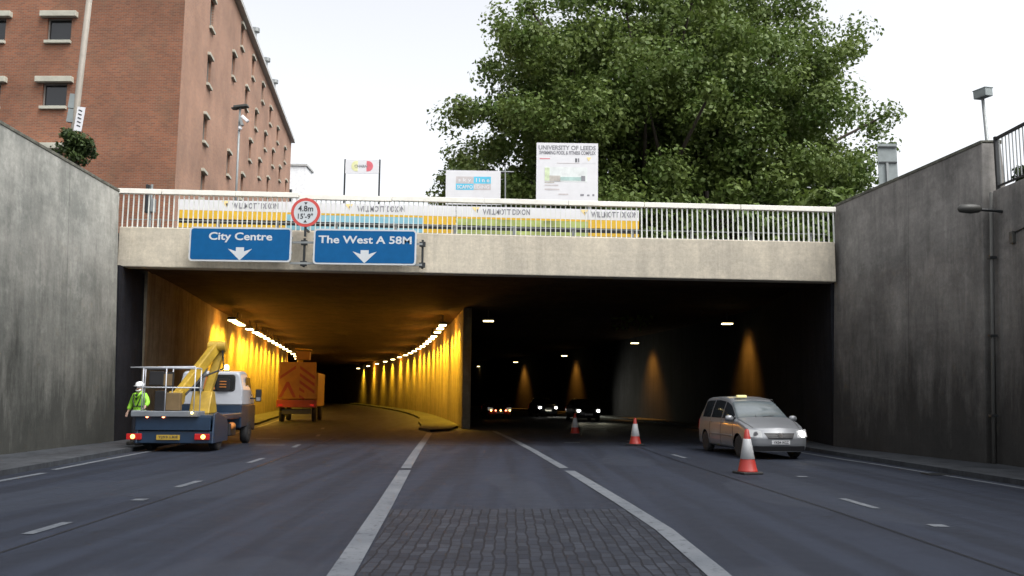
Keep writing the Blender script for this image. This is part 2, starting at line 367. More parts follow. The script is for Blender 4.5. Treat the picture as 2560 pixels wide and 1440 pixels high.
def ribbon(name, pts, width, z, m='line_white', label=None):
    mb = MB(); vs = []; k = len(pts); P = [Vector((p[0], p[1])) for p in pts]
    for i, p in enumerate(P):
        d = (P[min(i + 1, k - 1)] - P[max(i - 1, 0)]).normalized(); nrm = Vector((d.y, -d.x)) * width / 2
        vs += [(p.x - nrm.x, p.y - nrm.y, z), (p.x + nrm.x, p.y + nrm.y, z)]
    mb.add(vs, [(2 * i, 2 * i + 1, 2 * i + 3, 2 * i + 2) for i in range(k - 1)])
    return struct(mb, name, m)
# verges (raised pavements with kerbs) along both walls
def verge(name, edge, wall, z=.12):
    mb = MB(); vs = []
    for (x, y), (wx, wy) in zip(edge, wall): vs += [(x, y, -.05), (x, y, z), (wx, wy, z)]
    k = len(edge); fs = []
    for i in range(k - 1):
        a, b = 3 * i, 3 * i + 3; fs += [(a, a + 1, b + 1, b), (a + 1, a + 2, b + 2, b + 1)]
    mb.add(vs, fs); return struct(mb, name, 'pavement')
LE = [(-10.15, -20), (-10.2, 10), (-10.25, 17), (-10.55, 21), (-10.95, 26), (-11.3, 30), (-12.1, 38), (-13.0, 44), (-13.6, 48)] 
LE += [(interp(WLd, y) + 1.9, y) for y in (56, 64, 72, 80, 90, 100, 115, 130, 150, 180)]
verge('pavement', LE, [(-13.3, y) if y < 30 else (interp(WLd, y) - .2, y) for _, y in LE])
RE = [(10.9, -20), (10.7, 10), (10.35, 17.5), (10.0, 22.9), (9.65, 28), (9.5, 32), (9.6, 38), (9.7, 44)] + [(interp(WRd, y) - 1.6, y) for y in (52, 60, 68, 76, 84, 95, 110, 130, 160)]
RWALL = lambda y: 12.75 if y < 21.5 else (12.75 - .10 * (y - 21.5) if y < 30 else interp(WRd, y) + .2)
verge('pavement', RE, [(RWALL(y), y) for _, y in RE])
DE = [(-3.7, 40.5), (-4.4, 42.5), (-4.61, 46), (-5.4, 52)] + [(interp(DVd, y) - 1.5, y) for y in (60, 68, 76, 84, 92, 100, 112, 125, 140, 170)]
verge('traffic_island', DE, [(-2.9, 41.5), (-2.8, 43), (-2.7, 46), (-3.2, 52)] + [(interp(DVd, y) + .1, y) for y in (60, 68, 76, 84, 92, 100, 112, 125, 140, 170)])
# kerb-side edge lines, lane dashes, median lines
def dash(a, b, wdt=.15, z=.008): ribbon('lane_or_reflection_stripe', [a, b], wdt, z)
ribbon('edge_line', [(-9.75, 2), (-9.8, 17), (-9.87, 18.97)], .17, .008)
ribbon('edge_line', [(-10.06, 19.74), (-10.3, 23), (-10.5, 26.1), (-10.9, 30.5), (-11.5, 37), (-12.4, 43), (-13.1, 47.6), (-15.1, 59), (-17.2, 70), (-20, 84)], .16, .008)
ribbon('edge_line', [(10.5, 2), (10.03, 17.51), (9.63, 22.94), (9.36, 24.98), (9.1, 28.2)], .13, .008)
ribbon('edge_line', [(9.0, 29.2), (8.95, 33), (9.1, 40)], .12, .008)
for a, b in (((-5.88, 11.0), (-5.88, 12.0)), ((-6.09, 16.4), (-6.1, 17.6)), ((-6.46, 22.1), (-6.56, 23.7)), ((-6.9, 28.4), (-7.1, 30)), ((-7.7, 35.5), (-8.0, 37.2)), ((-9, 42.5), (-9.3, 44.2)), ((-5.86, 5.0), (-5.86, 6.4))): dash(a, b)
for a, b in (((5.74, 15.54), (5.79, 14.2)), ((4.82, 26.6), (4.92, 25.1)), ((4.6, 33), (4.55, 34.6)), ((5.9, 8.4), (5.95, 7.0))): dash(a, b, .14)
for x, y in ((350, 1250), (2005, 1192), (2345, 1315)):
    p = atz(x, y); dash((p.x, p.y - .12), (p.x, p.y + .12), .22)
for x0, x1, yy in ((640, 700, 1097), (640, 712, 1113), (1655, 1700, 1103), (1410, 1450, 1107)):
    a = atz(x0, yy); b = atz(x1, yy); ribbon('lane_or_reflection_stripe', [(a.x, a.y), (b.x, b.y)], .25, .006)  # crosswise bars painted in for orange reflections on the road
ribbon('median_line', [(-1.6, 1), (-1.62, 8.7), (-1.96, 14.0), (-2.4, 20.4)], .26, .010)
ribbon('median_line', [(-2.44, 20.9), (-2.83, 26.8), (-3.2, 33), (-3.6, 39.5)], .24, .010)
ribbon('median_line', [(2.0, 1), (2.05, 9.2), (2.02, 11.8), (1.84, 14.5), (1.36, 20.6)], .24, .010)
ribbon('median_line', [(1.28, 21.3), (.68, 28.2), (.1, 34), (-.8, 42)], .22, .010)
# block-paved strip between the median lines
mb = MB(); L1 = [(-1.5, -4), (-1.48, 8.7), (-1.66, 12), (-1.8, 13.6)]; R1 = [(1.88, -4), (1.92, 9.2), (1.88, 12), (1.75, 13.9)]
vs = []
for (a, b) in zip(L1, R1): vs += [(*a, .005), (*b, .005)]
mb.add(vs, [(2 * i, 2 * i + 1, 2 * i + 3, 2 * i + 2) for i in range(3)]); struct(mb, 'median_paving', 'setts')
ribbon('road_joint', [(-5.35, 2), (-5.5, 10), (-5.75, 18), (-6.2, 25), (-6.8, 34)], .05, .004, 'seal_black')
ribbon('road_joint', [(5.2, 4), (5.0, 14), (4.5, 24), (4.3, 32)], .05, .004, 'seal_black')
ribbon('road_joint', [(-10.0, 30.6), (-3.1, 30.9), (9.2, 31.2)], .07, .0035, 'seal_black')
for x, y in ((-10.25, 16), (-10.9, 27.2), (9.95, 20.5)):
    g = thing('drain_cover', (x + (.28 if x < 0 else -.22), y, .006), 'rusty iron drain grate in the gutter ' + {16: 'nearest the left kerb corner', 27.2: 'beside the lorry at the left kerb', 20.5: 'at the right kerb near the car'}[y], 'drain cover')
    mb = MB()
    for k in range(6): mb.box((0, -.2 + k * .08, .008), (.40, .045, .016))
    mb.box((-.215, 0, .009), (.03, .5, .018)).box((.215, 0, .009), (.03, .5, .018)); mb.build('grate', 'iron', g)
# weeds and grit where the left wall meets the pavement
# ---- retaining walls (battered)
def wall(name, pts, zt, side, m, batter=.36, thick=.42, label=None, cap=None, z0=-.2):
    """pts [(x,y)] foot of the face, side = outward sign"""
    mb = MB(); vs = []; k = len(pts)
    for i, (x, y) in enumerate(pts):
        z = zt[i] if isinstance(zt, (list, tuple)) else zt
        bt = batter * (z / 8.4)
        vs += [(x, y, z0), (x + side * bt, y, z), (x + side * (bt + thick), y, z), (x + side * (bt + thick + .5), y, z0)]
    fs = []
    for i in range(k - 1):
        a, b = 4 * i, 4 * i + 4
        for j in range(4): fs.append((a + j, a + (j + 1) % 4, b + (j + 1) % 4, b + j))
    fs += [(3, 2, 1, 0), tuple(4 * (k - 1) + j for j in range(4))]
    mb.add(vs, fs); o = mb.build(name, m, bevel=.02)
    if cap:
        cp = MB(); vs = []
        for i, (x, y) in enumerate(pts):
            z = zt[i]; bt = batter * (z / 8.4)
            a_, b_ = x + side * (bt - .025), x + side * (bt + thick + .03); vs += [(a_, y, z - .06), (a_, y, z + .035), (b_, y, z + .05), (b_, y, z - .06)]
        fs = [(4 * i + j, 4 * i + (j + 1) % 4, 4 * i + 4 + (j + 1) % 4, 4 * i + 4 + j) for i in range(k - 1) for j in range(4)] + [(3, 2, 1, 0), tuple(4 * (k - 1) + j for j in range(4))]
        cp.add(vs, fs); cp.build('coping', 'mossy_stone', o, bevel=.012)
    return tag(o, label, 'wall')
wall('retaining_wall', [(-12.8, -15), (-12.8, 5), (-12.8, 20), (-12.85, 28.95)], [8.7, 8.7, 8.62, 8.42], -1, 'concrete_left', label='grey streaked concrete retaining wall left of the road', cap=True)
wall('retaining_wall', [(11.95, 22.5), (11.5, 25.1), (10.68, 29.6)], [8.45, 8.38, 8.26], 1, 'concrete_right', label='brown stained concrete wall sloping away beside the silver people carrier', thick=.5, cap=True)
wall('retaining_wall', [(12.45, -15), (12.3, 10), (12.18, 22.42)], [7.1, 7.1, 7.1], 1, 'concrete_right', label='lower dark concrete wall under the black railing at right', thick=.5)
# wall face panels inside the tunnel
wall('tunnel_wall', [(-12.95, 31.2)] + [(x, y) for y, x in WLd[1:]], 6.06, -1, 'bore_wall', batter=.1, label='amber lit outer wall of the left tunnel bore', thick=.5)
wall('abutment_wall', [(-12.86, 28.97), (-12.95, 31.18)], 5.9, -1, 'bore_wall_shaded', batter=.25, label='dark abutment under the left end of the bridge', thick=.5)  # wall running on under the deck, deck shadow painted into its colour
wall('tunnel_wall', [(10.74, 29.65)] + [(x, y) for y, x in WRd[1:]], 6.06, 1, 'bore_wall_shaded', batter=.1, label='dark outer wall of the right tunnel bore', thick=.5)
mb = MB(); vs = []
for y, x in DVd: vs += [(x, y, -.1), (x, y, 6.06), (x + .42, y, 6.06), (x + .42, y, -.1)]
fs = []
for i in range(len(DVd) - 1):
    for j in range(4): fs.append((4 * i + j, 4 * i + (j + 1) % 4, 4 * i + 4 + (j + 1) % 4, 4 * i + 4 + j))
fs += [(3, 2, 1, 0)]
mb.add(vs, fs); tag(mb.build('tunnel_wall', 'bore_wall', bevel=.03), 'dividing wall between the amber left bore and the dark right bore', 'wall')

# ================================================================== BRIDGE
YB = 29.2
A_t, B_t = aty(290, 566, YB), aty(2079, 605, YB); A_b, B_b = aty(304, 666, YB), aty(2066, 704, YB)
def zline(a, b, x): return a.z + (b.z - a.z) * (x - a.x) / (b.x - a.x)
X0, X1 = -13.25, 10.85
br = thing('road_bridge', ((X0 + X1) / 2, YB, 0), 'cream concrete road bridge spanning the cutting over both tunnel mouths', 'bridge')
bx = br.location.x
def loc(x): return x - bx
zt0, zt1 = zline(A_t, B_t, X0), zline(A_t, B_t, X1); zb0, zb1 = zline(A_b, B_b, X0), zline(A_b, B_b, X1)
mb = MB(); mb.prism([(loc(X0), zb0), (loc(X1), zb1), (loc(X1), zt1), (loc(X0), zt0)], .55, at=0)
mb.build('fascia_beam', 'fascia_concrete', br, bevel=.03)
mb = MB(); mb.prism([(loc(X0), zb0 + .12), (loc(X1), zb1 + .12), (loc(X1), zt1 - .04), (loc(X0), zt0 - .04)], 2.2, at=.56)
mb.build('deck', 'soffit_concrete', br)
# parapet railing
rl = thing('parapet_railing', (bx, YB + .12, 0), 'long cream railing with white uprights along the edge of the road bridge', 'railing')
Rt0, Rt1 = aty(290, 473, YB + .12), aty(2083, 518, YB + .12)
def rtop(x): return zline(Rt0, Rt1, x)
joints = [290, 405, 590, 748, 980, 1210, 1420, 1610, 1850, 2083]
for k in range(len(joints) - 1):
    xa, xb = aty(joints[k], 500, YB + .12).x, aty(joints[k + 1], 500, YB + .12).x
    if k == len(joints) - 2: xb = X1 + .1
    dz = .02 if k < 3 else (-.03 if k == 3 else -.01)
    mb = MB(); g = .008
    mb.bar((loc(xa) + g, 0, rtop(xa) - .08 + dz), (loc(xb) - g, 0, rtop(xb) - .08 + dz), .16, .17); mb.build('top_rail', 'rail_cream', rl, bevel=.012)
    mb = MB(); n = max(2, round((xb - xa) / .168))
    for i in range(n):
        x = xa + (i + .5) * (xb - xa) / n; zb = zt0 + (zt1 - zt0) * (x - X0) / (X1 - X0)
        wv = .028 if x < 4.2 else .045
        mb.bar((loc(x), 0, zb - .03), (loc(x), 0, rtop(x) - .16 + dz), wv, .045)
    mb.build('railing_panel', 'bar_white', rl)
# crash barrier behind
def deckz(x): return zt0 + (zt1 - zt0) * (x - X0) / (X1 - X0)
cb = thing('crash_barrier', (bx, YB + .75, 0), 'low grey twin rail crash barrier behind the bridge railing', 'barrier')
mb = MB()
for q, h in ((0, .135), (1, .40)): 
    mb = MB(); mb.bar((loc(X0), 0, deckz(X0) + h), (loc(X1), 0, deckz(X1) + h), .03, .03); mb.build('rail', 'galv', cb)
for i in range(12):
    x = X0 + 1 + i * 2.05; mb = MB(); mb.box((loc(x), .06, deckz(x) + .2), (.1, .08, .5)); mb.build('post', 'galv', cb)
# hoarding with banners
YH = YB + 1.15
hd = thing('site_hoarding', (0, YH, 0), 'long white and yellow construction hoarding seen through the bridge railing', 'hoarding')
def hpt(x, y): return aty(x, y, YH)
hx = [445, 715, 1058, 1140, 1470, 1598]
def qpx(mb, x0, x1, ya0, ya1, yb0, yb1, y=0, t=.03):
    a = hpt(x0, ya0); b = hpt(x1, ya1); c = hpt(x1, yb1); d = hpt(x0, yb0)
    mb.prism([(d.x, d.z), (c.x, c.z), (b.x, b.z), (a.x, a.z)], t, at=y)
def sl(x, y0): return y0 + (x - 445) * .0245      # banner edges run parallel to the deck
for k in range(len(hx) - 1):
    a, b = hx[k], hx[k + 1]
    mb = MB(); qpx(mb, a + .6, b - .6, sl(a, 498), sl(b, 498), sl(a, 524), sl(b, 524)); mb.build('banner', 'banner_white', hd)
    cm = ['banner_yellow', 'banner_blue', 'banner_yellow', 'banner_green', 'banner_yellow'][k]
    up = 0 if cm == 'banner_yellow' else 5
    if up: mb = MB(); qpx(mb, a + .6, b - .6, sl(a, 524.2), sl(b, 524.2), sl(a, 524 + up), sl(b, 524 + up)); mb.build('banner', 'banner_yellow', hd)
    mb = MB(); qpx(mb, a + .6, b - .6, sl(a, 524.3 + up), sl(b, 524.3 + up), sl(a, 545), sl(b, 545)); mb.build('banner', cm, hd)
    mb = MB(); qpx(mb, a + .6, b - .6, sl(a, 557), sl(b, 557), sl(a, 572), sl(b, 572)); mb.build('banner', cm, hd)
    mb = MB(); qpx(mb, a + .6, b - .6, sl(a, 545.2), sl(b, 545.2), sl(a, 556.8), sl(b, 556.8), y=.05); mb.build('dark_gap_strip', 'black_paint', hd)  # black strip added for the dark seen through the gap between banners
for x0, x1 in ((580, 696), (893, 1012), (1207, 1325), (1478, 1594)):
    yc = sl((x0 + x1) / 2, 510); a = hpt(x0, yc); b = hpt(x1, yc)
    lettering('WILLMOTT DIXON', 'ink_grey', hd, (a.x + b.x) / 2, (a.z + b.z) / 2, b.x - a.x, .21, y=-.003, bold=.03)
for x in (565, 873, 1190, 1461):
    yc = sl(x, 503); p = hpt(x, yc); mb = MB().prism([(p.x - .15, p.z + .05), (p.x + .02, p.z - .16), (p.x + .13, p.z + .05)], .004, at=-.005); mb.build('logo', 'logo_yellow', hd)
    mb = MB().prism([(p.x - .01, p.z - .04), (p.x + .05, p.z - .17), (p.x + .08, p.z - .03)], .003, at=-.010); mb.build('logo', 'ink', hd)
for i in range(8):
    x = hpt(447 + i * 164, 520).x; z0 = deckz(x)
    MB().box((x, .10, z0 + .45), (.08, .08, .95)).build('post', 'dark_metal', hd)

# ================================================================== SIGNS
def rrect(w_, h_, r, n=5):
    out = []
    for cx_, cz_, a0 in ((w_ / 2 - r, h_ / 2 - r, 0), (-w_ / 2 + r, h_ / 2 - r, 90), (-w_ / 2 + r, -h_ / 2 + r, 180), (w_ / 2 - r, -h_ / 2 + r, 270)):
        for i in range(n + 1): a = R(a0 + 90 * i / n); out.append((cx_ + r * math.cos(a), cz_ + r * math.sin(a)))
    return out
def direction_sign(xa, ya, xb, yb, txt, tw, label):
    Y = 28.72; a, b = aty(xa, ya, Y), aty(xb, yb, Y); c = (a + b) / 2; W_, H_ = b.x - a.x, a.z - b.z
    t = thing('direction_sign', (c.x, Y, c.z), label, 'road sign', 'blue direction signs on the bridge', ry=R(.25))
    MB().prism(rrect(W_, H_, .12), .03, at=0).build('border', 'sign_white', t)
    MB().prism(rrect(W_ - .11, H_ - .11, .08), .006, at=-.006).build('face', 'sign_blue', t)
    lettering(txt, 'sign_white', t, 0, H_ * .20, tw, .34 if 'y' in txt else .26, y=-.0065, bold=.022)
    s = .34; ar = [(-.14, .16), (.14, .16), (.14, .02), (.42, .11), (0, -.30), (-.42, .11), (-.14, .02)]
    MB().prism([(x_ * .95, z_ * .95 - H_ * .22) for x_, z_ in ar], .004, at=-.011).build('arrow', 'sign_white', t)
    for zz in (.22, -.22): MB().box((0, .06, zz * H_), (W_ + .05, .06, .07)).build('bracket', 'galv', t)
    for xx in (-W_ * .35, W_ * .35): MB().box((xx, .26, -.05), (.07, .38, .07)).box((xx, .11, -.05), (.08, .05, H_ * .9)).build('bracket', 'galv', t)
    return t
direction_sign(475, 567, 727, 655, 'City Centre', 2.10, 'blue motorway sign reading City Centre with down arrow')
direction_sign(785, 572, 1040, 663, 'The West A 58M', 3.08, 'blue motorway sign reading The West A 58M with down arrow')
# dark mounting frames between and beside the signs
def sfr(px, ya, yb, lab):
    Y = 28.95; a, b = aty(px, ya, Y), aty(px, yb, Y)
    t = thing('sign_bracket', (a.x, Y, b.z), lab, 'bracket', 'dark sign mounting brackets')
    h = a.z - b.z; MB().box((0, 0, h / 2), (.07, .08, h)).build('upright', 'dark_metal', t)
    for k in (0, 1): MB().box((0, -.04, h * (.12 + .72 * k)), (.20, .12, .16)).build('clamp', 'dark_metal', t); MB().box((0 if px < 900 else -.25, -.10, h * (.12 + .72 * k)), (.9 if px < 900 else .5, .05, .07)).build('arm', 'galv', t)
sfr(762, 596, 668, 'dark mounting bracket on the beam between the two blue signs')
sfr(1057, 600, 672, 'dark mounting bracket on the beam right of the A 58M sign')
# height limit roundel
Y = 28.6; a = aty(764, 531, Y); rr_ = .485
t = thing('height_limit_sign', (a.x, Y, a.z), 'round red bordered height limit sign reading 4.8m and 15-9', 'road sign')
MB().lathe([(rr_, 0), (rr_, .025)], n=48, axis='y').build('border', 'sign_red', t)
MB().lathe([(rr_ * .80, -.006), (rr_ * .80, 0.0)], n=48, axis='y').build('face', 'sign_white', t)
lettering('4.8m', 'ink', t, 0, .13, .50, .20, y=-.008, bold=.02); lettering('15\'-9"', 'ink', t, 0, -.13, .50, .19, y=-.008, bold=.02)
MB().prism([(-.06, .34), (.06, .34), (0, .25)], .003, at=-.010).build('arrow', 'ink', t)
MB().prism([(-.06, -.34), (.06, -.34), (0, -.25)], .003, at=-.010).build('arrow', 'ink', t)
MB().box((0, .06, -.15), (.07, .06, 1.3)).box((0, .3, -.55), (.06, .5, .06)).build('post', 'dark_metal', t)

# boards above the bridge
def board(name, xa, ya, xb, yb, Y, label, cat='sign'):
    a, b = aty(xa, ya, Y), aty(xb, yb, Y); c = (a + b) / 2
    t = thing(name, (c.x, Y, GZ), label, cat); W_, H_ = b.x - a.x, a.z - b.z; return t, W_, H_, c.z - GZ
t, W_, H_, cz = board('site_sign_board', 1340, 357, 1494, 512, 33.5, 'tall white university swimming pool site board in front of the tree')
t.rotation_euler = (0, R(.35), 0)
MB().box((0, 0.02, cz), (W_, .05, H_)).build('panel', 'board_white', t)
for s in (-1, 1): MB().box((s * W_ * .36, .12, cz / 2 + .5), (.1, .1, cz + 1.0)).build('post', 'galv', t)
u = W_ / 154.   # metres per photo pixel
def B(px, py): return ((px - 1417) * u, cz + (434.5 - py) * u)
def bl(txt, x0, x1, y0, y1, m='ink_grey', bold=.02):
    a = B(x0, y0); b = B(x1, y1); lettering(txt, m, t, (a[0] + b[0]) / 2, (a[1] + b[1]) / 2, b[0] - a[0], a[1] - b[1], y=-.008, bold=bold)
bl('UNIVERSITY OF LEEDS', 1345, 1488, 362.5, 374); bl('SWIMMING POOL & FITNESS COMPLEX', 1347, 1488, 376.5, 386, bold=.03)
def bq(x0, x1, y0, y1, m, name='picture', y=-.008):
    a = B(x0, y0); b = B(x1, y1); MB().box(((a[0] + b[0]) / 2, y, (a[1] + b[1]) / 2), (b[0] - a[0], .004, a[1] - b[1])).build(name, m, t)
bq(1361, 1467, 418, 455, 'pic_sky'); bq(1361, 1373, 420, 453, 'pic_green', y=-.012); bq(1373, 1400, 440, 454, 'pic_brown', y=-.012); bq(1400, 1452, 443, 452, 'pic_teal', y=-.012); bq(1452, 1462, 440, 453, 'ink_grey', y=-.012)
bq(1361, 1385, 455.5, 459, 'pic_brown'); bq(1361, 1395, 463, 466, 'logo_grey'); bq(1361, 1398, 473, 477, 'logo_grey'); bq(1391, 1448, 407, 408.5, 'logo_grey', 'lettering'); bq(1348, 1374, 396, 398, 'logo_red', 'lettering'); bq(1455, 1488, 405, 407, 'board_white', 'lettering')
bq(1437, 1441, 395, 405, 'ink', 'logo'); bq(1443, 1447, 395, 405, 'ink_grey', 'logo'); bq(1450, 1459, 486, 491, 'ink_grey', 'logo'); bq(1467, 1473, 487, 491, 'ink_grey', 'logo'); bq(1480, 1485, 486, 491, 'ink_grey', 'logo'); bq(1396, 1420, 485.5, 489, 'logo_grey', 'lettering')
p = B(1471, 396); MB().prism([(p[0] - .09, p[1] + .06), (p[0] + .09, p[1] + .06), (p[0], p[1] - .10)], .004, at=-.012).build('logo', 'logo_yellow', t)

t, W_, H_, cz = board('banner_sign', 1115, 426, 1251, 512, 34.5, 'white scaffolding firm banner on a pole frame left of the tall board')
MB().box((0, 0.02, cz), (W_, .03, H_)).build('panel', 'board_white', t); u = W_ / 136.
def B2(px, py): return ((px - 1183) * u, cz + (469 - py) * u)
def b2(x0, x1, y0, y1, m):
    a = B2(x0, y0); b = B2(x1, y1); MB().box(((a[0] + b[0]) / 2, 0.003, (a[1] + b[1]) / 2), (b[0] - a[0] - .004, .004, a[1] - b[1] - .004)).build('logo', m, t)
b2(1140, 1184, 441, 459, 'logo_grey'); b2(1184, 1227, 441, 459, 'logo_blue'); b2(1140, 1184, 459, 475, 'logo_blue'); b2(1184, 1227, 459, 475, 'logo_grey')
def l2(txt, x0, x1, y0, y1, m='board_white'):
    a = B2(x0, y0); b = B2(x1, y1); lettering(txt, m, t, (a[0] + b[0]) / 2, (a[1] + b[1]) / 2, b[0] - a[0], a[1] - b[1], y=-.001, bold=.02)
l2('s k y', 1146, 1178, 445, 457); l2('l i n e', 1190, 1223, 445, 455); l2('SCAFFO', 1143, 1182, 463, 472); l2('LDING', 1186, 1223, 463, 472)
for a_, b_ in (((1095, 426), (1285, 430)), ((1117, 424), (1117, 520)), ((1263, 414), (1263, 520))):
    A = aty(a_[0], a_[1], 34.6) - t.location; Bq = aty(b_[0], b_[1], 34.6) - t.location
    MB().tube([(A.x, .1, A.z), (Bq.x, .1, Bq.z if Bq.z > .6 else 0)], .03).build('pole', 'galv', t)

t, W_, H_, cz = board('post_sign', 864, 399, 947, 434, 33.5, 'small white sign with yellow and red capsule logo on two black posts')
MB().box((0, 0.02, cz), (W_, .03, H_)).build('panel', 'board_white', t)
for s in (-1, 1): MB().box((s * (W_ / 2 + .02), .04, (cz + H_ / 2 + .02) / 2), (.06, .06, cz + H_ / 2 + .02)).build('post', 'dark_metal', t)
rl_ = H_ * .38; wl = W_ * .36
def cap_half(sg, m):
    pts = [(sg * wl * .36, -rl_)] + [(sg * (wl * .48 + rl_ * .95 * math.cos(a)), rl_ * math.sin(a)) for a in [R(-90 + 180 * i / 12) for i in range(13)]] + [(sg * wl * .36, rl_)]
    MB().prism([(x_, z_ + cz + .02) for x_, z_ in pts], .004, at=0.0).build('logo', m, t)
cap_half(-1, 'logo_lime'); cap_half(1, 'logo_red')
lettering('CHARN', 'ink_grey', t, -.05, cz + .02, W_ * .38, H_ * .2, y=-.001, bold=.02)

# street pole, plates etc. left (behind the wall)
P0, P1 = aty(183, 345, 28.5), aty(230, -60, 28.3)
t = thing('lamp_post', (P0.x, 28.5, P0.z - 1.6), 'tall pale leaning lamp post rising beyond the left wall, with sign plates', 'lamp post')
o_ = t.location
MB().tube([(0, 0, 0), (P0.x - o_.x, 0, P0.z - o_.z), ((P1.x - o_.x), P1.y - o_.y, P1.z - o_.z)], [.115, .105, .095], 14).build('pole', 'post_paint', t, smooth=True)
for x0, y0, x1, y1 in ((170, 232, 184, 268), (166, 270, 182, 303)):
    a, b = aty(x0, y0, 28.3), aty(x1, y1, 28.3); c = (a + b) / 2 - o_
    MB().box((c.x, -.05, c.z), (b.x - a.x, .14, a.z - b.z), (0, R(6), 0)).build('plate', 'grey_panel', t)
a, b = aty(192, 268, 28.2), aty(207, 328, 28.2); c = (a + b) / 2 - o_
MB().box((c.x, -.32, c.z), (b.x - a.x, .03, a.z - b.z), (0, R(6), 0)).build('sign_plate', 'board_white', t)
for k in range(5): MB().box((c.x + .02 - .008 * k, -.338, c.z + .28 - k * .13), (.13, .006, .04), (0, R(25), 0)).build('marking', 'dark_metal', t)
# camera pole
P0, P1 = aty(590, 490, 33.5), aty(594, 268, 33.5)
t = thing('camera_post', (P0.x, 33.5, GZ), 'grey camera post in front of the long brick side wall', 'camera post')
o_ = t.location; zt_ = P1.z - GZ
MB().tube([(0, 0, 0), (0, 0, zt_)], .045, 8).build('pole', 'galv', t, smooth=True)
MB().box((.04, 0, zt_ + .02), (.55, .3, .10), (0, R(-8), 0)).box((-.22, 0, zt_ - .06), (.2, .25, .06)).build('lamp_head', 'lamp_body', t, bevel=.02)
MB().box((.24, -.1, zt_ - .5), (.34, .14, .12), (0, R(42), 0)).build('camera', 'helmet_white', t, bevel=.02)
MB().box((.10, -.1, zt_ - .62), (.10, .12, .34), (0, R(-20), 0)).build('camera_bracket', 'galv', t, bevel=.01)
MB().lathe([(.03, -.08), (.07, -.05), (.07, .05), (.03, .08)], (.05, -.05, zt_ - .86), 12).build('camera', 'helmet_white', t, smooth=True)
# signal head silhouette at left behind railing
p = aty(366, 560, 31.6); t = thing('signal_post', (p.x, 31.6, GZ - .1), 'dark backed signal post behind the left end of the bridge railing', 'signal')
zz = aty(366, 461, 31.6).z - GZ + .1
MB().tube([(.12, 0, 0), (.12, 0, zz)], .05).build('pole', 'galv', t); MB().box((0, -.02, zz - .55), (.10, .25, 1.05)).build('signal_head', 'black_paint', t, bevel=.02)
MB().box((.22, -.02, zz - .8), (.14, .2, .5)).build('control_box', 'galv', t, bevel=.02)

# right: street lamp, railing, sign back
P0 = aty(2481, 480, 29); P1 = aty(2456, 238, 29)
t = thing('street_lamp', (P0.x + .1, 29, GZ), 'square headed street lamp leaning beyond the right wall', 'lamp post')
o_ = t.location
MB().tube([(0, 0, 0), (P0.x - o_.x, 0, P0.z - o_.z), (P1.x - o_.x, 0, P1.z - o_.z)], [.08, .07, .05], 10).build('pole', 'galv', t, smooth=True)
MB().box((P1.x - o_.x + .02, 0, P1.z - o_.z + .05), (.34, .5, .28), (0, R(-3), R(20))).box((P1.x - o_.x + .02, 0, P1.z - o_.z + .2), (.38, .54, .04), (0, R(-3), R(20))).build('lamp_head', 'grey_panel', t, bevel=.02)
rz_ = [(12.55, -15), (12.35, 10), (12.45, 21.3)]
t = thing('wall_railing', (12.45, 10, 7.1), 'black railing with pale uprights on top of the lower right wall', 'railing')
def rx(y): return .12 + (22.3 - y) * .006
mb = MB(); mb.bar((rx(-15), -25, 1.42), (rx(22.3), 12.3, 1.36), .07, .07); mb.build('top_rail', 'dark_metal', t)
mb = MB(); mb.bar((rx(-15), -25, .12), (rx(22.3), 12.3, .10), .05, .05); mb.build('bottom_rail', 'dark_metal', t)
for k in range(8):
    y = 22.3 - k * 2.4; mb = MB(); mb.bar((rx(y), y - 10, -.2), (rx(y), y - 10, 1.42), .08, .08); mb.build('post', 'dark_metal', t)
    mb = MB()
    for j in range(1, 16): yy = y - j * .15; mb.bar((rx(yy), yy - 10, .12), (rx(yy), yy - 10, 1.38), .022, .022)
    mb.build('railing_panel', 'galv', t)
a, b = aty(2198, 362, 34), aty(2240, 452, 34)
t = thing('road_sign_back', ((a.x + b.x) / 2, 34, GZ), 'grey back of a road sign standing at the right edge of the tree', 'road sign')
MB().box((0, 0, (a.z + b.z) / 2 - GZ - .35), (b.x - a.x + .15, .03, a.z - b.z + .8)).build('panel', 'grey_panel', t)
for x_ in (-.05,): MB().box((x_, -.06, 2.0), (.09, .08, 3.6)).build('post', 'galv', t)
MB().box((0, -.05, (a.z + b.z) / 2 - GZ), (b.x - a.x + .1, .04, .06)).build('rail', 'dark_metal', t); MB().box((0, -.05, a.z - GZ - .1), (b.x - a.x + .1, .04, .06)).build('rail', 'dark_metal', t)
# wall lamp on the right wall with its conduit, box and cable
p = aty(2452, 524, 22.0)
t = thing('wall_lamp', (12.1, 22.0, p.z), 'dark floodlight arm fixed to the right wall above a drainpipe', 'lamp')
MB().lathe([(.02, -.42), (.10, -.36), (.13, -.1), (.10, .12), (.05, .18)], (-.35, 0, .02), 12, 'x').build('lamp_head', 'lamp_body', t, smooth=True)
MB().tube([(-.2, 0, 0), (.15, 0, -.02), (.38, 0, -.05)], .04).build('arm', 'dark_metal', t)
t = thing('drainpipe', (12.12, 22.25, .12), 'dark vertical drainpipe running down the right wall below the lamp', 'pipe')
MB().tube([(-.09, 0, 0), (.23, 0, 6.9)], .045, 10).build('pipe', 'pipe_grey', t, smooth=True)
for z_ in (1.2, 3.2, 5.2): MB().box((-.09 + .32 * z_ / 6.9, 0, z_), (.17, .15, .06)).build('clip', 'dark_metal', t)
p = aty(2482, 572, 20.4); 
t = thing('junction_box', (12.42, 21.5, p.z), 'small dark green box with a cable on the right wall', 'box')
MB().box((-.02, 0, 0), (.10, .16, .3)).build('case', 'lamp_body', t, bevel=.01)
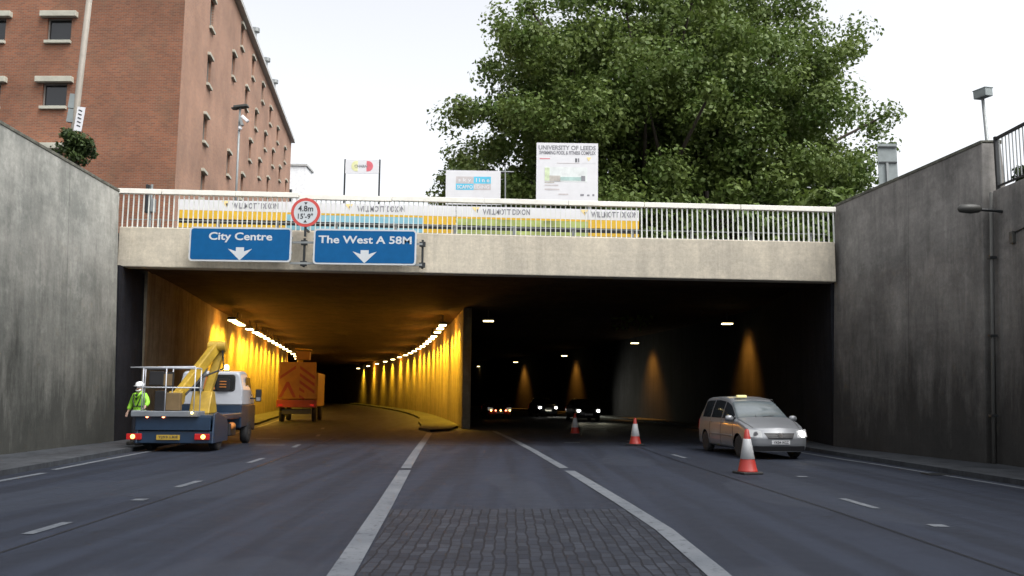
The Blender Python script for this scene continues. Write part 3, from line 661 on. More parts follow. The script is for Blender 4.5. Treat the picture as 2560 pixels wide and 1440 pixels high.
MB().tube([(0, -.05, .12), (.0, -1.5, .24), (0.02, -4, .36), (.08, -8, .5), (.2, -14, .6)], .018, 6).build('cable', 'dark_metal', t)

# ================================================================== BRICK BUILDING
cA = Vector((-14.9, 38.0)); sdirv = Vector((-.137, 1)).normalized(); ZT = 24.7
bt = thing('brick_building', (cA.x, cA.y, GZ), 'tall red brick block with small windows behind the left wall', 'building')
def wall_holes(name, length, z0, z1, holes, loc_, rz, depth=.22, mt='brick'):
    """local x along, local z up, face at local y=0 looking to -y"""
    xs = sorted({0, length, *[h[0] for h in holes], *[h[1] for h in holes]}); zs = sorted({z0, z1, *[h[2] for h in holes], *[h[3] for h in holes]})
    mb = MB(); vi = {}
    def V(i, j):
        if (i, j) not in vi: vi[(i, j)] = len(mb.v); mb.v.append((xs[i], 0, zs[j]))
        return vi[(i, j)]
    for i in range(len(xs) - 1):
        for j in range(len(zs) - 1):
            cx_, cz_ = (xs[i] + xs[i + 1]) / 2, (zs[j] + zs[j + 1]) / 2
            if any(h[0] < cx_ < h[1] and h[2] < cz_ < h[3] for h in holes): continue
            mb.f.append((V(i, j), V(i + 1, j), V(i + 1, j + 1), V(i, j + 1))); mb.mi.append(0)
    for a, b, c, d in holes:
        mb.add([(a, 0, c), (b, 0, c), (b, 0, d), (a, 0, d), (a, depth, c), (b, depth, c), (b, depth, d), (a, depth, d)], [(0, 1, 5, 4), (1, 2, 6, 5), (2, 3, 7, 6), (3, 0, 4, 7)])
    me = bpy.data.meshes.new(name); me.from_pydata(mb.v, [], mb.f); me.materials.append(MATS[mt])
    o = bpy.data.objects.new(name, me); C.objects.link(o); o.parent = bt; o.location = loc_; o.rotation_euler = (0, 0, rz); return o
def window(wallobj, h, hood=True, small=False, depth=.2):
    a, b, c, d = h; mb = MB().box(((a + b) / 2, depth - .02, (c + d) / 2), (b - a, .02, d - c))
    wn = mb.build('window', 'glass_dark', bt); wn.location = wallobj.location; wn.rotation_euler = wallobj.rotation_euler
    f = MB()
    t_ = .05
    f.box(((a + b) / 2, depth - .06, c + t_ / 2), (b - a, .06, t_)).box(((a + b) / 2, depth - .06, d - t_ / 2), (b - a, .06, t_)).box((a + t_ / 2, depth - .06, (c + d) / 2), (t_, .06, d - c - 2 * t_)).box((b - t_ / 2, depth - .06, (c + d) / 2), (t_, .06, d - c - 2 * t_))
    f.build('frame', 'frame_grey', wn)
    if hood:
        e = .28 if not small else .08
        MB().box(((a + b) / 2, -.09 if not small else -.05, d + .13), (b - a + 2 * e, .30 if not small else .2, .26 if not small else .16)).build('hood', 'stone', wn, bevel=.02)
    MB().box(((a + b) / 2, -.03, c - .07), (b - a + .1, .22, .14)).build('sill', 'stone', wn, bevel=.01)
# front face (towards the camera); origin at its left end
FL = 34.0; fa = R(-1.5); fdir = Vector((math.cos(fa), math.sin(fa)))
fo = -fdir * FL
fplane_y = lambda x: cA.y + (x - cA.x) * math.tan(fa)
def front_local(px, py):
    d = ray(px, py); n_ = Vector((-math.sin(fa), math.cos(fa), 0)); tt = (Vector((cA.x, cA.y, 0)) - O).dot(n_) / d.dot(n_); P = O + d * tt
    return (Vector((P.x, P.y)) - cA).dot(fdir) + FL, P.z - GZ
fh = []
rows = []
x0, z1_ = front_local(120, 45); x1, z0_ = front_local(176, 102)
x0b, z1b = front_local(108, 208); x1b, z0b = front_local(166, 267)
wv = x1 - x0; sx = (x0 + x0b) / 2; dzr = z1_ - z1b; dxc = front_local(120, 45)[0] - front_local(8, 45)[0] + (x1 - x0) - wv
for r_ in (2, 1, 0, -1, -2):
    for c_ in range(0, 9):
        xa = sx - c_ * 3.02; za = z0_ + r_ * dzr; fh.append((xa, xa + wv, za, za + (z1_ - z0_)))
fw = wall_holes('wall', FL, -.5, ZT - GZ, fh, (fo.x, fo.y, 0), fa)
for h in fh:
    if h[0] > FL - 13 and h[2] > -1 and h[2] < ZT - GZ - 6: window(fw, h)
# side face (towards the street); origin at the corner
sa = math.atan2(sdirv.y, sdirv.x); SL = 41.8
nrm_s = Vector((sdirv.y, -sdirv.x, 0))
def side_local(px, py):
    d = ray(px, py); tt = (Vector((cA.x, cA.y, 0)) - O).dot(nrm_s) / d.dot(nrm_s); P = O + d * tt
    return (Vector((P.x, P.y)) - cA).dot(sdirv), P.z - GZ
sw = [(530, 0, 76), (522, 145, 216), (512, 293, 358), (506, 434, 500), (605, 66, 122), (583, 137, 196), (570, 384, 440), (632, 146, 197), (615, 222, 274), (624, 354, 402), (604, 440, 485),
      (656, 213, 256), (639, 280, 323), (662, 335, 374), (647, 403, 445), (668, 447, 490), (675, 272, 312), (681, 378, 416), (693, 322, 357), (698, 420, 452), (711, 372, 406), (714, 454, 484), (600, 505, 530)]
sh = []
for x, ya, yb in sw:
    s0, za = side_local(x, ya); s1, zb = side_local(x, yb); s_ = (s0 + s1) / 2; sh.append((s_ - .42, s_ + .42, zb, za))
def overl(h, L_): return any(not (h[1] < k[0] or h[0] > k[1] or h[3] < k[2] or h[2] > k[3]) for k in L_)
sh2 = []
for h in sh:
    if not overl(h, sh2) and h[0] > .5 and h[1] < SL - .3: sh2.append(h)
sf = wall_holes('wall', SL, -.5, ZT - GZ, sh2, (0, 0, 0), sa, mt='brick_pale')
for h in sh2: window(sf, h, small=True)
# back, far side and roof
mb = MB(); f3 = [(fo.x, fo.y), (0, 0), (sdirv.x * SL, sdirv.y * SL), (fo.x + sdirv.x * SL, fo.y + sdirv.y * SL)]
h_ = ZT - GZ
mb.add([(*f3[i], z_) for z_ in (-.5, h_ - .02) for i in range(4)], [(2, 3, 7, 6), (3, 0, 4, 7)]); mb.build('back_wall', 'brick', bt)
mb = MB(); mb.add([(x * 1.0, y, h_ - .03) for x, y in f3], [(0, 1, 2, 3)])
mb.build('roof', 'roof_lead', bt)
mb = MB(); e = nrm_s * .12
mb.bar((e.x, e.y - .1, h_ + .1), (e.x + sdirv.x * SL, e.y + sdirv.y * SL, h_ + .1), .45, .26); mb.build('coping', 'roof_lead', bt)
mb = MB(); mb.bar((fo.x, fo.y - .05, h_ + .1), (.1, -.05, h_ + .1), .45, .25); mb.build('coping', 'roof_lead', bt)
for px, py in ((645, 125), (672, 210), (692, 270)):
    s_, z_ = side_local(px - 8, py); q = sdirv * s_
    MB().tube([(q.x, q.y, h_), (q.x, q.y, h_ + 1.3)], .09, 8).lathe([(.05, 1.2), (.28, 1.25), (.28, 1.5), (.1, 1.55)], (q.x, q.y, h_), 10).build('vent_pipe', 'galv', bt)
# pale building beyond
a = aty(724, 415, 92); b = aty(765, 415, 92)
t = thing('white_building', ((a.x + b.x) / 2, 96, GZ), 'small pale flat roofed building beyond the brick block', 'building')
hh = a.z - GZ; ww = b.x - a.x + 1.2
MB().box((-.6, -2.5, hh / 2), (ww, 3, hh)).build('wall', 'render_white', t); MB().box((-.6, -2.5, hh + .12), (ww + .3, 3.3, .25)).build('roof', 'roof_lead', t, bevel=.02)
MB().box((-1, -4.05, hh - 3.2), (1.0, .06, 1.3)).build('window', 'glass_dark', t)

# ================================================================== TREES
def leaf_mesh(name, centers, per, spread, size, m, parent, seed=1, flat=.75, zmin=None):
    rg = np.random.default_rng(seed); n = len(centers) * per
    cc = np.repeat(np.array(centers), per, 0)
    d = rg.normal(size=(n, 3)); d /= np.linalg.norm(d, axis=1)[:, None]; rad = rg.random(n) ** .45
    sp = np.repeat(rg.uniform(.6, 1.35, len(centers)) * spread, per)
    p = cc + d * (rad * sp)[:, None] * np.array([1, 1, flat])
    nr = d * .9 + rg.normal(size=(n, 3)) * .7 + np.array([0, 0, .45]); nr /= np.linalg.norm(nr, axis=1)[:, None]
    a = rg.normal(size=(n, 3)); t1 = np.cross(nr, a); t1 /= np.linalg.norm(t1, axis=1)[:, None]; t2 = np.cross(nr, t1)
    s = size * rg.uniform(.45, 1.5, n)[:, None]
    q = [p + t1 * s, p + t2 * s * .62 + nr * s * .12, p - t1 * s * .9, p - t2 * s * .62 + nr * s * .12]
    vs = np.stack(q, 1).reshape(-1, 3)
    if zmin is not None:
        keep = np.repeat(p[:, 2] > zmin, 4); vs = vs[keep]
    k = len(vs) // 4
    me = bpy.data.meshes.new(name); me.vertices.add(k * 4); me.vertices.foreach_set('co', vs.astype(np.float32).ravel())
    me.loops.add(k * 4); me.loops.foreach_set('vertex_index', np.arange(k * 4, dtype=np.int32)); me.polygons.add(k)
    me.polygons.foreach_set('loop_start', np.arange(0, k * 4, 4, dtype=np.int32)); me.polygons.foreach_set('loop_total', np.full(k, 4, dtype=np.int32))
    me.update(); me.validate(); me.materials.append(MATS[m])
    o = bpy.data.objects.new(name, me); C.objects.link(o); o.parent = parent; return o
def tree(loc_, rad, cz_, label, nclump=420, per=150, spread=1.5, size=.20, seed=3, trunk_r=.6):
    t = thing('broadleaf_tree', loc_, label, 'tree'); rg = random.Random(seed)
    cs = []
    while len(cs) < nclump:
        v = Vector((rg.gauss(0, 1), rg.gauss(0, 1), rg.gauss(0, 1))).normalized()
        az = math.atan2(v.y, v.x)
        lob = 1 + .07 * math.sin(3 * az + 1.0 + 2.2 * v.z) + .055 * math.sin(7 * az - 2 * v.z) + .05 * math.sin(5 * v.z * 3 + az * 2)
        k = rg.uniform(.55, .97) if rg.random() < .8 else rg.uniform(.15, .6)
        p = Vector((v.x * rad[0], v.y * rad[1], v.z * rad[2] * (1 if v.z > 0 else .95))) * lob * k
        if v.z < .1: p.x *= 1.09
        cs.append((p.x, p.y, p.z + cz_))
    leaf_mesh('crown', cs, per, spread, size, 'leaves', t, seed)
    mb = MB(); mb.tube([(0, 0, -.3), (.1, .05, 2), (-.1, 0, 4.5), (.1, .1, cz_ * .75)], [trunk_r, trunk_r * .8, trunk_r * .7, trunk_r * .45], 12)
    mb.build('trunk', 'bark', t, smooth=True)
    lim = MB()
    for i in range(60):
        c = Vector(cs[rg.randrange(len(cs))]); s = Vector((0, 0, rg.uniform(2.5, cz_ * .7))); m1 = s.lerp(c, .5) + Vector((rg.uniform(-.6, .6), rg.uniform(-.6, .6), .4))
        lim.tube([s, m1, c], [trunk_r * .35, trunk_r * .2, .05], 6)
    lim.build('limbs', 'bark', t, smooth=True); return t
tree((8.1, 48, GZ), (11.9, 9.5, 10.2), 8.7, 'huge leafy plane tree with a broad dark green crown behind the bridge', nclump=1150, per=280, spread=1.2, size=.118, seed=5)
# lower fill: young trees / hedge behind the railing on the right
for i, (x, y, s_, lab) in enumerate(((9.5, 42, 1.0, 'low dense tree behind the right half of the bridge railing'), (15.2, 41, 1.0, 'bushy tree beside the grey road sign back'), (3.5, 45, .9, 'low leafy tree behind the tall white site board'))):
    tree((x, y, GZ), (3.6 * s_, 2.5 * s_, 2.2 * s_), 2.2, lab, nclump=60, per=140, spread=.9, size=.17, seed=20 + i, trunk_r=.2)
def shrub(loc_, rad, label, n=24, per=60, spread=.25, size=.07, seed=1, name='shrub'):
    t = thing(name, loc_, label, 'shrub'); rg = random.Random(seed); cs = []
    for _ in range(n):
        v = Vector((rg.gauss(0, 1), rg.gauss(0, 1), rg.gauss(0, 1))).normalized() * rg.uniform(.2, 1)
        cs.append((v.x * rad[0], v.y * rad[1], v.z * rad[2] + rad[2] * .8))
    leaf_mesh('foliage', cs, per, spread, size, 'shrub_leaves', t, seed)
    mb = MB()
    for _ in range(6): c = cs[rg.randrange(n)]; mb.tube([(0, 0, -.2), (c[0] * .4, c[1] * .4, c[2] * .6), c], [.03, .02, .008], 5)
    mb.build('stem', 'bark', t); return t
p = aty(190, 372, 26.6); shrub((p.x, 26.6, p.z - .35), (.52, .55, .50), 'dark shrub growing over the top of the left retaining wall', n=46, per=80, spread=.24, size=.055, seed=2)
p = aty(2515, 462, 21.5); shrub((p.x + .5, 21.5, GZ), (.28, .28, .24), 'round clipped shrub behind the black railing', n=22, per=60, spread=.14, size=.05, seed=4)

# ================================================================== TUNNEL LIGHTS
ORD = 'nearest second third fourth fifth sixth seventh eighth ninth tenth eleventh twelfth thirteenth fourteenth fifteenth sixteenth seventeenth eighteenth'.split()
LC = (1.0, .54, .022)
def bore_light(x, y, z, label, group, glow='lamp_glow', energy=0, aim=(0, 0, -1), rz=0, size=(.42, .9, .14), col=LC, ang=110, blend=1.0, fill=0, soft=.12):
    t = thing('tunnel_light', (x, y, z), label, 'light', group, rz=rz)
    MB().box((0, 0, .06), (size[0], size[1], size[2])).box((0, 0, .32), (.06, .06, .42)).build('housing', 'lamp_body', t, bevel=.02)
    MB().box((0, 0, -.035), (size[0] * .86, size[1] * .9, .04)).build('diffuser', glow, t, bevel=.01)
    if energy:
        ld = bpy.data.lights.new('lamp_light', 'SPOT'); ld.energy = energy; ld.color = col; ld.spot_size = R(ang); ld.spot_blend = blend; ld.shadow_soft_size = soft
        lo = bpy.data.objects.new('lamp_light', ld); C.objects.link(lo); lo.parent = t; lo.location = (0, 0, -.1)
        if fill:
            fd = bpy.data.lights.new('lamp_spill', 'POINT'); fd.energy = fill; fd.color = (1, .36, .03); fd.shadow_soft_size = .25
            fo_ = bpy.data.objects.new('lamp_spill', fd); C.objects.link(fo_); fo_.parent = t; fo_.location = (0, 0, -.3)
        q = Matrix.Rotation(-rz, 3, 'Z') @ Vector(aim); lo.rotation_euler = (-q).to_track_quat('Z', 'Y').to_euler()
    return t
GL = 'amber lights along the left wall of the left bore'
ys = [45.1, 46.6, 48.0, 51.4, 54.3, 55.9, 57.6, 60.2, 63, 65.8, 68.6, 71.6, 75, 79, 84, 90, 97]
for i, y in enumerate(ys):
    x = interp(WLd, y) + .95; sl_ = math.atan2(interp(WLd, y + 1) - interp(WLd, y - 1), 2)
    bore_light(x, y, 5.4, ORD[i] + ' amber strip light from the mouth, above the left wall of the left bore', GL, energy=1250, aim=(-.50, .25, -1), rz=-sl_, ang=128, fill=(150 if i % 3 == 1 else 0))
GR = 'amber lights along the dividing wall of the left bore'
ys = [47.1, 49.6, 52.4, 56.4, 59, 62, 65, 68.6, 72.5, 76.5, 80.5, 85, 90, 96, 103, 111, 121, 133]
for i, y in enumerate(ys):
    x = interp(DVd, y) - .9
    sl_ = math.atan2(interp(DVd, y + 1) - interp(DVd, y - 1), 2)
    bore_light(x, y, 5.4, ORD[i] + ' amber strip light from the mouth, beside the dividing wall of the left bore', GR, energy=1250, aim=(.50, .15, -1), rz=-sl_, ang=128, fill=(150 if i % 3 == 1 else 0))
GD = 'dim lights along the right wall of the right bore'
for i, (x, y) in enumerate(((10.9, 44.4), (8.67, 61.9), (5.01, 83.4), (.49, 101.3))):
    bore_light(x, y, 5.4, ORD[i] + ' dim lamp from the mouth, near the right wall of the dark bore', GD, glow='lamp_glow_dim', energy=1300, aim=(.42, .05, -1), size=(.6, .35, .12), col=(1, .38, .04), ang=92, blend=1, soft=.4)
for x, y, lab in ((-1.17, 44, 'dim lamp just right of the dividing wall end in the dark bore'), (-4.3, 118, 'far dim lamp deep in the dark bore')):
    bore_light(x, y, 5.4, lab, 'dim lamps near the dividing wall of the dark bore', glow='lamp_glow_dim', energy=40, size=(.6, .3, .12), col=(1, .5, .1))

# ================================================================== CARS
def lerp_tab(tab, s):
    if s <= tab[0][0]: return tab[0][1]
    for (a, xa), (b, xb) in zip(tab, tab[1:]):
        if s <= b: t_ = (s - a) / (b - a); t_ = t_ * t_ * (3 - 2 * t_) * .35 + t_ * .65; return xa + (xb - xa) * t_
    return tab[-1][1]
class Car:
    def __init__(c, L_, W_, top, wl, wt, belt, z0=.22, wh=(.92, 3.75), wr=.32, lean=.5, round_=.20, rlean=.18, ws=(1.15, 1.95), sidewin=((1.42, 2.28), (2.36, 3.25), (3.33, 4.2))):
        c.L, c.W, c.top, c.wl, c.wt, c.belt, c.z0, c.wh, c.wr, c.lean, c.rd, c.rlean, c.ws, c.sw = L_, W_, top, wl, wt, belt, z0, wh, wr, lean, round_, rlean, ws, sidewin
    def half(c, s):
        zt = lerp_tab(c.top, s); wl = lerp_tab(c.wl, s); wt = lerp_tab(c.wt, s); b = min(c.belt, zt - .05); z0 = c.z0; rz = max(b + .01, zt - .07); wt = min(wt, wl * .95)
        k = [(wl * .82, z0), (wl * .965, z0 + .05), (wl, z0 + .22), (wl * 1.0, (z0 + b) / 2 + .05), (wl * .985, b - .09), (wl * .955, b), (wl * .955 + (wt - wl * .955) * .5 + .012, b + (rz - b) * .5), (wt, rz), (wt - .05, rz + (zt - rz) * .75), (wt * .6, zt), (0, zt + .02)]
        return k
    def pt(c, s, t):       # t 0..10 along the half ring
        k = c.half(s); i = min(int(t), 9); f = t - i; a, b = k[i], k[i + 1]; return a[0] + (b[0] - a[0]) * f, a[1] + (b[1] - a[1]) * f
    def de(c, x, s, z):
        kf = max(0, 1 - s / 1.1) ** 1.6; kr = max(0, 1 - (c.L - s) / .9) ** 1.6; q = (min(1, abs(x) / c.W)) ** 2.4
        s2 = s + kf * (c.rd * q + max(0, z - .60) * c.lean + max(0, .42 - z) * .25) - kr * (c.rd * .6 * q + max(0, z - .8) * c.rlean)
        return (x, s2, z)
    def body(c, parent, paint):
        mb = MB(); S = [c.L * i / 60 for i in range(61)]; T = [i / 3 for i in range(31)]
        rings = []
        for s in S:
            h = [c.pt(s, t) for t in T]; rings.append([c.de(x, s, z) for x, z in h] + [c.de(-x, s, z) for x, z in h[:-1][::-1]])
        n = len(rings[0]); nT = len(T); vid = [[i * n + j for j in range(n)] for i in range(len(S))]
        vs = [p for r_ in rings for p in r_]; fs = []
        for i in range(len(S) - 1):
            for j in range(n - 1): fs.append((vid[i][j], vid[i][j + 1], vid[i + 1][j + 1], vid[i + 1][j]))
        for end, s in ((0, 0.), (len(S) - 1, c.L)):       # caps
            prev = None
            for j in range(nT):
                x, z = c.pt(s, T[j]); row = [vid[end][j]]
                if j < nT - 1:
                    for q in range(1, 8): vs.append(c.de(x * (1 - q / 4), s, z)); row.append(len(vs) - 1)
                    row.append(vid[end][n - 1 - j])
                else: row = [vid[end][j]] * 9
                if prev:
                    for q in range(8):
                        f = [prev[q], prev[q + 1], row[q + 1], row[q]]; f = [v for k_, v in enumerate(f) if v not in f[:k_]]
                        if len(f) > 2: fs.append(tuple(f))
                prev = row
        # wheel openings
        ra = c.wr + .055
        def inside(p): return any((p[1] - w_) ** 2 + (p[2] - c.wr) ** 2 < ra * ra for w_ in c.wh) and abs(p[0]) > .45 and p[2] < c.wr + ra
        ins = [inside(p) for p in vs]; fs = [f for f in fs if not all(ins[v] for v in f)]
        vs = [list(p) for p in vs]
        for f in fs:
            for v in f:
                if ins[v]:
                    p = vs[v]; w_ = min(c.wh, key=lambda q: abs(q - p[1])); d = Vector((p[1] - w_, p[2] - c.wr)); d = d.normalized() if d.length > 1e-4 else Vector((0, 1)); p[1] = w_ + d.x * ra; p[2] = c.wr + d.y * ra
        mb.add(vs, fs); o = mb.build('body', paint, parent, smooth=True)
        MB().box((0, c.L / 2, c.z0 + .12), (c.W * 1.45, c.L - .7, .14)).box((0, c.wh[0], .45), (c.W * 1.36, .9, .45)).box((0, c.wh[1], .45), (c.W * 1.36, .9, .45)).build('underbody', 'trim_black', parent)
        return o
    def patch(c, fn, nu, nv, name, m, parent, off=.006):
        g = [[Vector(fn(u / nu, v / nv)) for v in range(nv + 1)] for u in range(nu + 1)]; mb = MB(); vs = []
        cen = Vector((0, c.L * .5, .7))
        for i in range(nu + 1):
            for j in range(nv + 1):
                a = g[min(i + 1, nu)][j] - g[max(i - 1, 0)][j]; b = g[i][min(j + 1, nv)] - g[i][max(j - 1, 0)]; nn = a.cross(b)
                if nn.length > 1e-9: nn.normalize()
                if nn.dot(g[i][j] - cen) < 0: nn = -nn
                vs.append(g[i][j] + nn * off)
        w_ = nv + 1; mb.add(vs, [(i * w_ + j, i * w_ + j + 1, (i + 1) * w_ + j + 1, (i + 1) * w_ + j) for i in range(nu) for j in range(nv)])
        return mb.build(name, m, parent, smooth=True)
    def topp(c, s, v):      # v -1..1 across the top at station s
        t = 7.15 + (10 - 7.15) * (1 - abs(v)); x, z = c.pt(s, t); return c.de(math.copysign(x, v) if v else 0, s, z)
    def build(c, parent, paint='silver_paint', lit=(False, True), detail=True, glass='windscreen'):
        c.body(parent, paint)
        a, b = c.ws
        c.patch(lambda u, v: c.topp(a + .03 + (b - a - .05) * u, -1 + 2 * v), 10, 20, 'windscreen', glass, parent)
        for sg in (1, -1):
            for s0, s1 in c.sw:
                def fn(u, v, s0=s0, s1=s1, sg=sg):
                    s = s0 + (s1 - s0) * u; x, z = c.pt(s, 5.18 + 1.66 * v); x, s2, z = c.de(x, s, z); return sg * x, s2, z
                c.patch(fn, 8, 6, 'side_window', 'car_glass', parent, .004)
            if detail:   # quarter light ahead of the door
                def fq(u, v, sg=sg):
                    s = a + .12 + (c.sw[0][0] - .05 - a - .12) * u; x, z = c.pt(s, 5.2 + 1.5 * v); x, s2, z = c.de(x, s, z); return sg * x, s2, z
                c.patch(fq, 5, 5, 'quarter_window', 'car_glass', parent, .004)
        c.patch(lambda u, v: c.de((-.62 + 1.24 * v) * (1 - .08 * u), c.L, c.belt + .05 + (lerp_tab(c.top, c.L) - c.belt - .12) * u), 6, 8, 'rear_window', 'car_glass', parent)
        for k, w_ in enumerate(c.wh):
            for sg in (1, -1):
                r_ = c.wr; x0 = sg * (c.W - .13)
                tt = MB().lathe([(r_ * .62, -.10), (r_ * .93, -.10), (r_, -.06), (r_, .06), (r_ * .93, .10), (r_ * .62, .10)], (x0, w_, r_), 28, 'x').build('wheel', 'tyre', parent, smooth=True)
                rim = MB().lathe([(r_ * .62, -.08), (r_ * .64, .085), (r_ * .57, .095), (r_ * .53, .05), (r_ * .53, -.05)], (x0, w_, r_), 24, 'x')
                if sg < 0: rim = MB().lathe([(r_ * .62, .08), (r_ * .64, -.085), (r_ * .57, -.095), (r_ * .53, -.05), (r_ * .53, .05)], (x0, w_, r_), 24, 'x')
                rim.lathe([(.05, -.04), (.06, sg * .075)], (x0, w_, r_), 12, 'x')
                for q in range(6):
                    an = q * math.pi / 3; rim.bar((x0 + sg * .06, w_ + .04 * math.cos(an), r_ + .04 * math.sin(an)), (x0 + sg * .075, w_ + r_ * .58 * math.cos(an), r_ + r_ * .58 * math.sin(an)), .05, .025)
                rim.build('rim', 'alloy', tt, smooth=False)
        for sg in (1, -1):
            y_ = c.sw[0][0] - .02
            x_, _ = c.pt(y_, 5.2); mo = MB(); mo.lathe([(.02, -.10), (.075, -.075), (.095, -.01), (.09, .06), (.05, .10)], (0, 0, 0), 14, 'x'); o = mo.build('mirror', paint, parent, smooth=True); o.location = (sg * (x_ + .12), y_ - .02, c.belt + .07); o.scale = (1.15, .8, 1)
        # lamps; lit = (car left side +x in local?, ...)
        for i, sg in enumerate((1, -1)):
            def fh_(u, v, sg=sg):
                x = (.50 + .34 * u) * c.W / .9; z = .60 + (.19 + .02 * u) * v + .02 * u; return c.de(sg * x, 0.0 + .01, z)
            c.patch(fh_, 6, 5, 'headlight', 'headlight_glass', parent, .010)
            x, y_, z = c.de(sg * .67 * c.W / .9, 0, .70); rr = .085
            if lit[i]: MB().lathe([(rr, -.02), (rr * .8, -.03), (rr * .2, -.035)], (x, y_ - .012, z), 16, 'y').build('headlight_bulb', 'headlight_lit', parent)
            else: MB().lathe([(rr * .8, -.02), (rr * .6, -.012), (.01, -.006)], (x, y_ - .012, z), 16, 'y').build('headlight_bulb', 'chrome', parent)
            def fi(u, v, sg=sg): return c.de(sg * (.845 + .04 * u) * c.W / .9, .02 + .16 * u, .62 + .14 * v)
            c.patch(fi, 3, 3, 'indicator', 'amber_lens', parent, .012)
            def fr(u, v, sg=sg): x, z = c.pt(c.L, 3.0 + 1.8 * v); return c.de(sg * (x - .16 * u), c.L, z)
            c.patch(fr, 3, 5, 'tail_light', 'red_lens', parent, .01)
        # grille, bumper seam, lower intake, plate
        def gr(u, v): wv = (.44 - .09 * (1 - v)) * c.W / .9; return c.de(-wv + 2 * wv * u, 0, .575 + .155 * v)
        c.patch(gr, 16, 5, 'grille', 'trim_black', parent, .008)
        for k in range(3): c.patch(lambda u, v, k=k: c.de((-.34 + .68 * u) * c.W / .9, 0, .60 + .045 * k + .012 * v), 12, 1, 'grille_bar', 'trim_black', parent, .014)
        c.patch(lambda u, v: c.de((-.74 + 1.48 * u) * c.W / .9, 0.01, .235 + .14 * v), 16, 4, 'lower_intake', 'trim_black', parent, .010)
        c.patch(lambda u, v: c.de((-.26 + .52 * u), 0, .425 + .11 * v), 6, 2, 'number_plate', 'plate_white', parent, .016)
        def hood_edge(k):
            pts = []
            for i in range(9): s = .12 + (c.ws[0] - .16) * i / 8; x, y_, z = c.topp(s, k); pts.append((x, y_, z + .004))
            return pts
        for k in (.93, -.93): MB().tube(hood_edge(k), .006, 5).build('bonnet_seam', 'trim_black', parent)
        if detail:
            for sg in (1, -1):
                for s_ in (c.sw[0][0] - .12, c.sw[1][0] - .04, c.sw[2][0] - .04):
                    pts = []
                    for i in range(8): x, z = c.pt(s_, 1.2 + i * .55); x, y_, z = c.de(x, s_, z); pts.append((sg * (x + .001), y_, z))
                    MB().tube(pts, .007, 5).build('door_seam', 'trim_black', parent)
                for s_ in (c.sw[0][1] - .1, c.sw[1][1] - .1):
                    x, z = c.pt(s_, 4.4); MB().box((sg * (x + .02), s_, z), (.03, .17, .035)).build('door_handle', paint, parent, bevel=.008)
                pts = []
                for i in range(14): s = c.wh[0] + .45 + i * (c.wh[1] - c.wh[0] - .9) / 13; x, z = c.pt(s, 2.7); pts.append((sg * (x + .004), s, z))
                MB().tube(pts, .022, 6).build('side_moulding', paint, parent, smooth=True)
            x, y_, z = c.de(0, 0, .66); E_ = MB()
            E_.lathe([(.078, -.014), (.078, 0)], (0, y_ - .012, z), 24, 'y').build('badge', 'chrome', parent)
            D_ = MB(); yb_ = y_ - .030
            D_.lathe([(.062, -.002), (.062, 0)], (0, yb_ + .003, z), 24, 'y').build('badge', 'frame_grey', parent)
            V_ = MB()
            for p, q in (((-.030, .056), (-.0, .010)), ((.030, .056), (0, .010)), ((-.056, .028), (-.026, -.048)), ((-.026, -.048), (0, -.006)), ((0, -.006), (.026, -.048)), ((.026, -.048), (.056, .028))):
                V_.bar((p[0], yb_ - .002, z + p[1]), (q[0], yb_ - .002, z + q[1]), .015, .006)
            V_.build('badge', 'chrome', parent)
            lettering('YK04 XGZ', 'ink', parent, 0, .48, .44, .075, y=c.de(0, 0, .48)[1] - .019, bold=.02)
            for sg in (1, -1): MB().tube([(sg * .1 - .15, 1.13, 1.155), (sg * .28 + .05, 1.20, 1.20)], .008, 5).build('wiper', 'trim_black', parent)
            MB().tube([(-.60, 1.9, 1.64), (-.2, 1.9, 1.67), (.2, 1.9, 1.67), (.60, 1.9, 1.64)], .012, 5).build('windscreen_seal', 'trim_black', parent)

mpv = Car(4.63, .905, [(0, .84), (.15, .90), (.5, .99), (.95, 1.08), (1.15, 1.13), (1.95, 1.60), (2.25, 1.69), (2.9, 1.735), (3.8, 1.72), (4.35, 1.66), (4.63, 1.50)],
          [(0, .80), (.3, .87), (.8, .90), (3.6, .905), (4.63, .83)], [(0, .68), (.9, .80), (1.15, .80), (1.95, .655), (2.6, .64), (4.2, .63), (4.63, .60)], 1.03)
t = thing('people_carrier', (7.50, 24.75, 0), 'silver people carrier driving out of the right bore towards the cone', 'car', rz=R(6.5))
mpv.build(t, lit=(True, False))
MB().box((-.28, 2.15, 1.74), (.30, .12, .075)).build('roof_sign', 'taxi_sign', t, bevel=.015)
hatch = Car(4.2, .86, [(0, .74), (.2, .82), (.9, .95), (1.2, .99), (1.95, 1.36), (2.4, 1.45), (3.3, 1.44), (3.9, 1.33), (4.2, 1.05)],
            [(0, .76), (.3, .83), (3.4, .86), (4.2, .78)], [(0, .64), (.9, .76), (1.2, .74), (2.0, .58), (3.6, .55), (4.2, .5)], .92, wh=(.82, 3.4), wr=.30, ws=(1.2, 1.95), sidewin=((1.5, 2.3), (2.38, 3.1), (3.18, 3.6)))
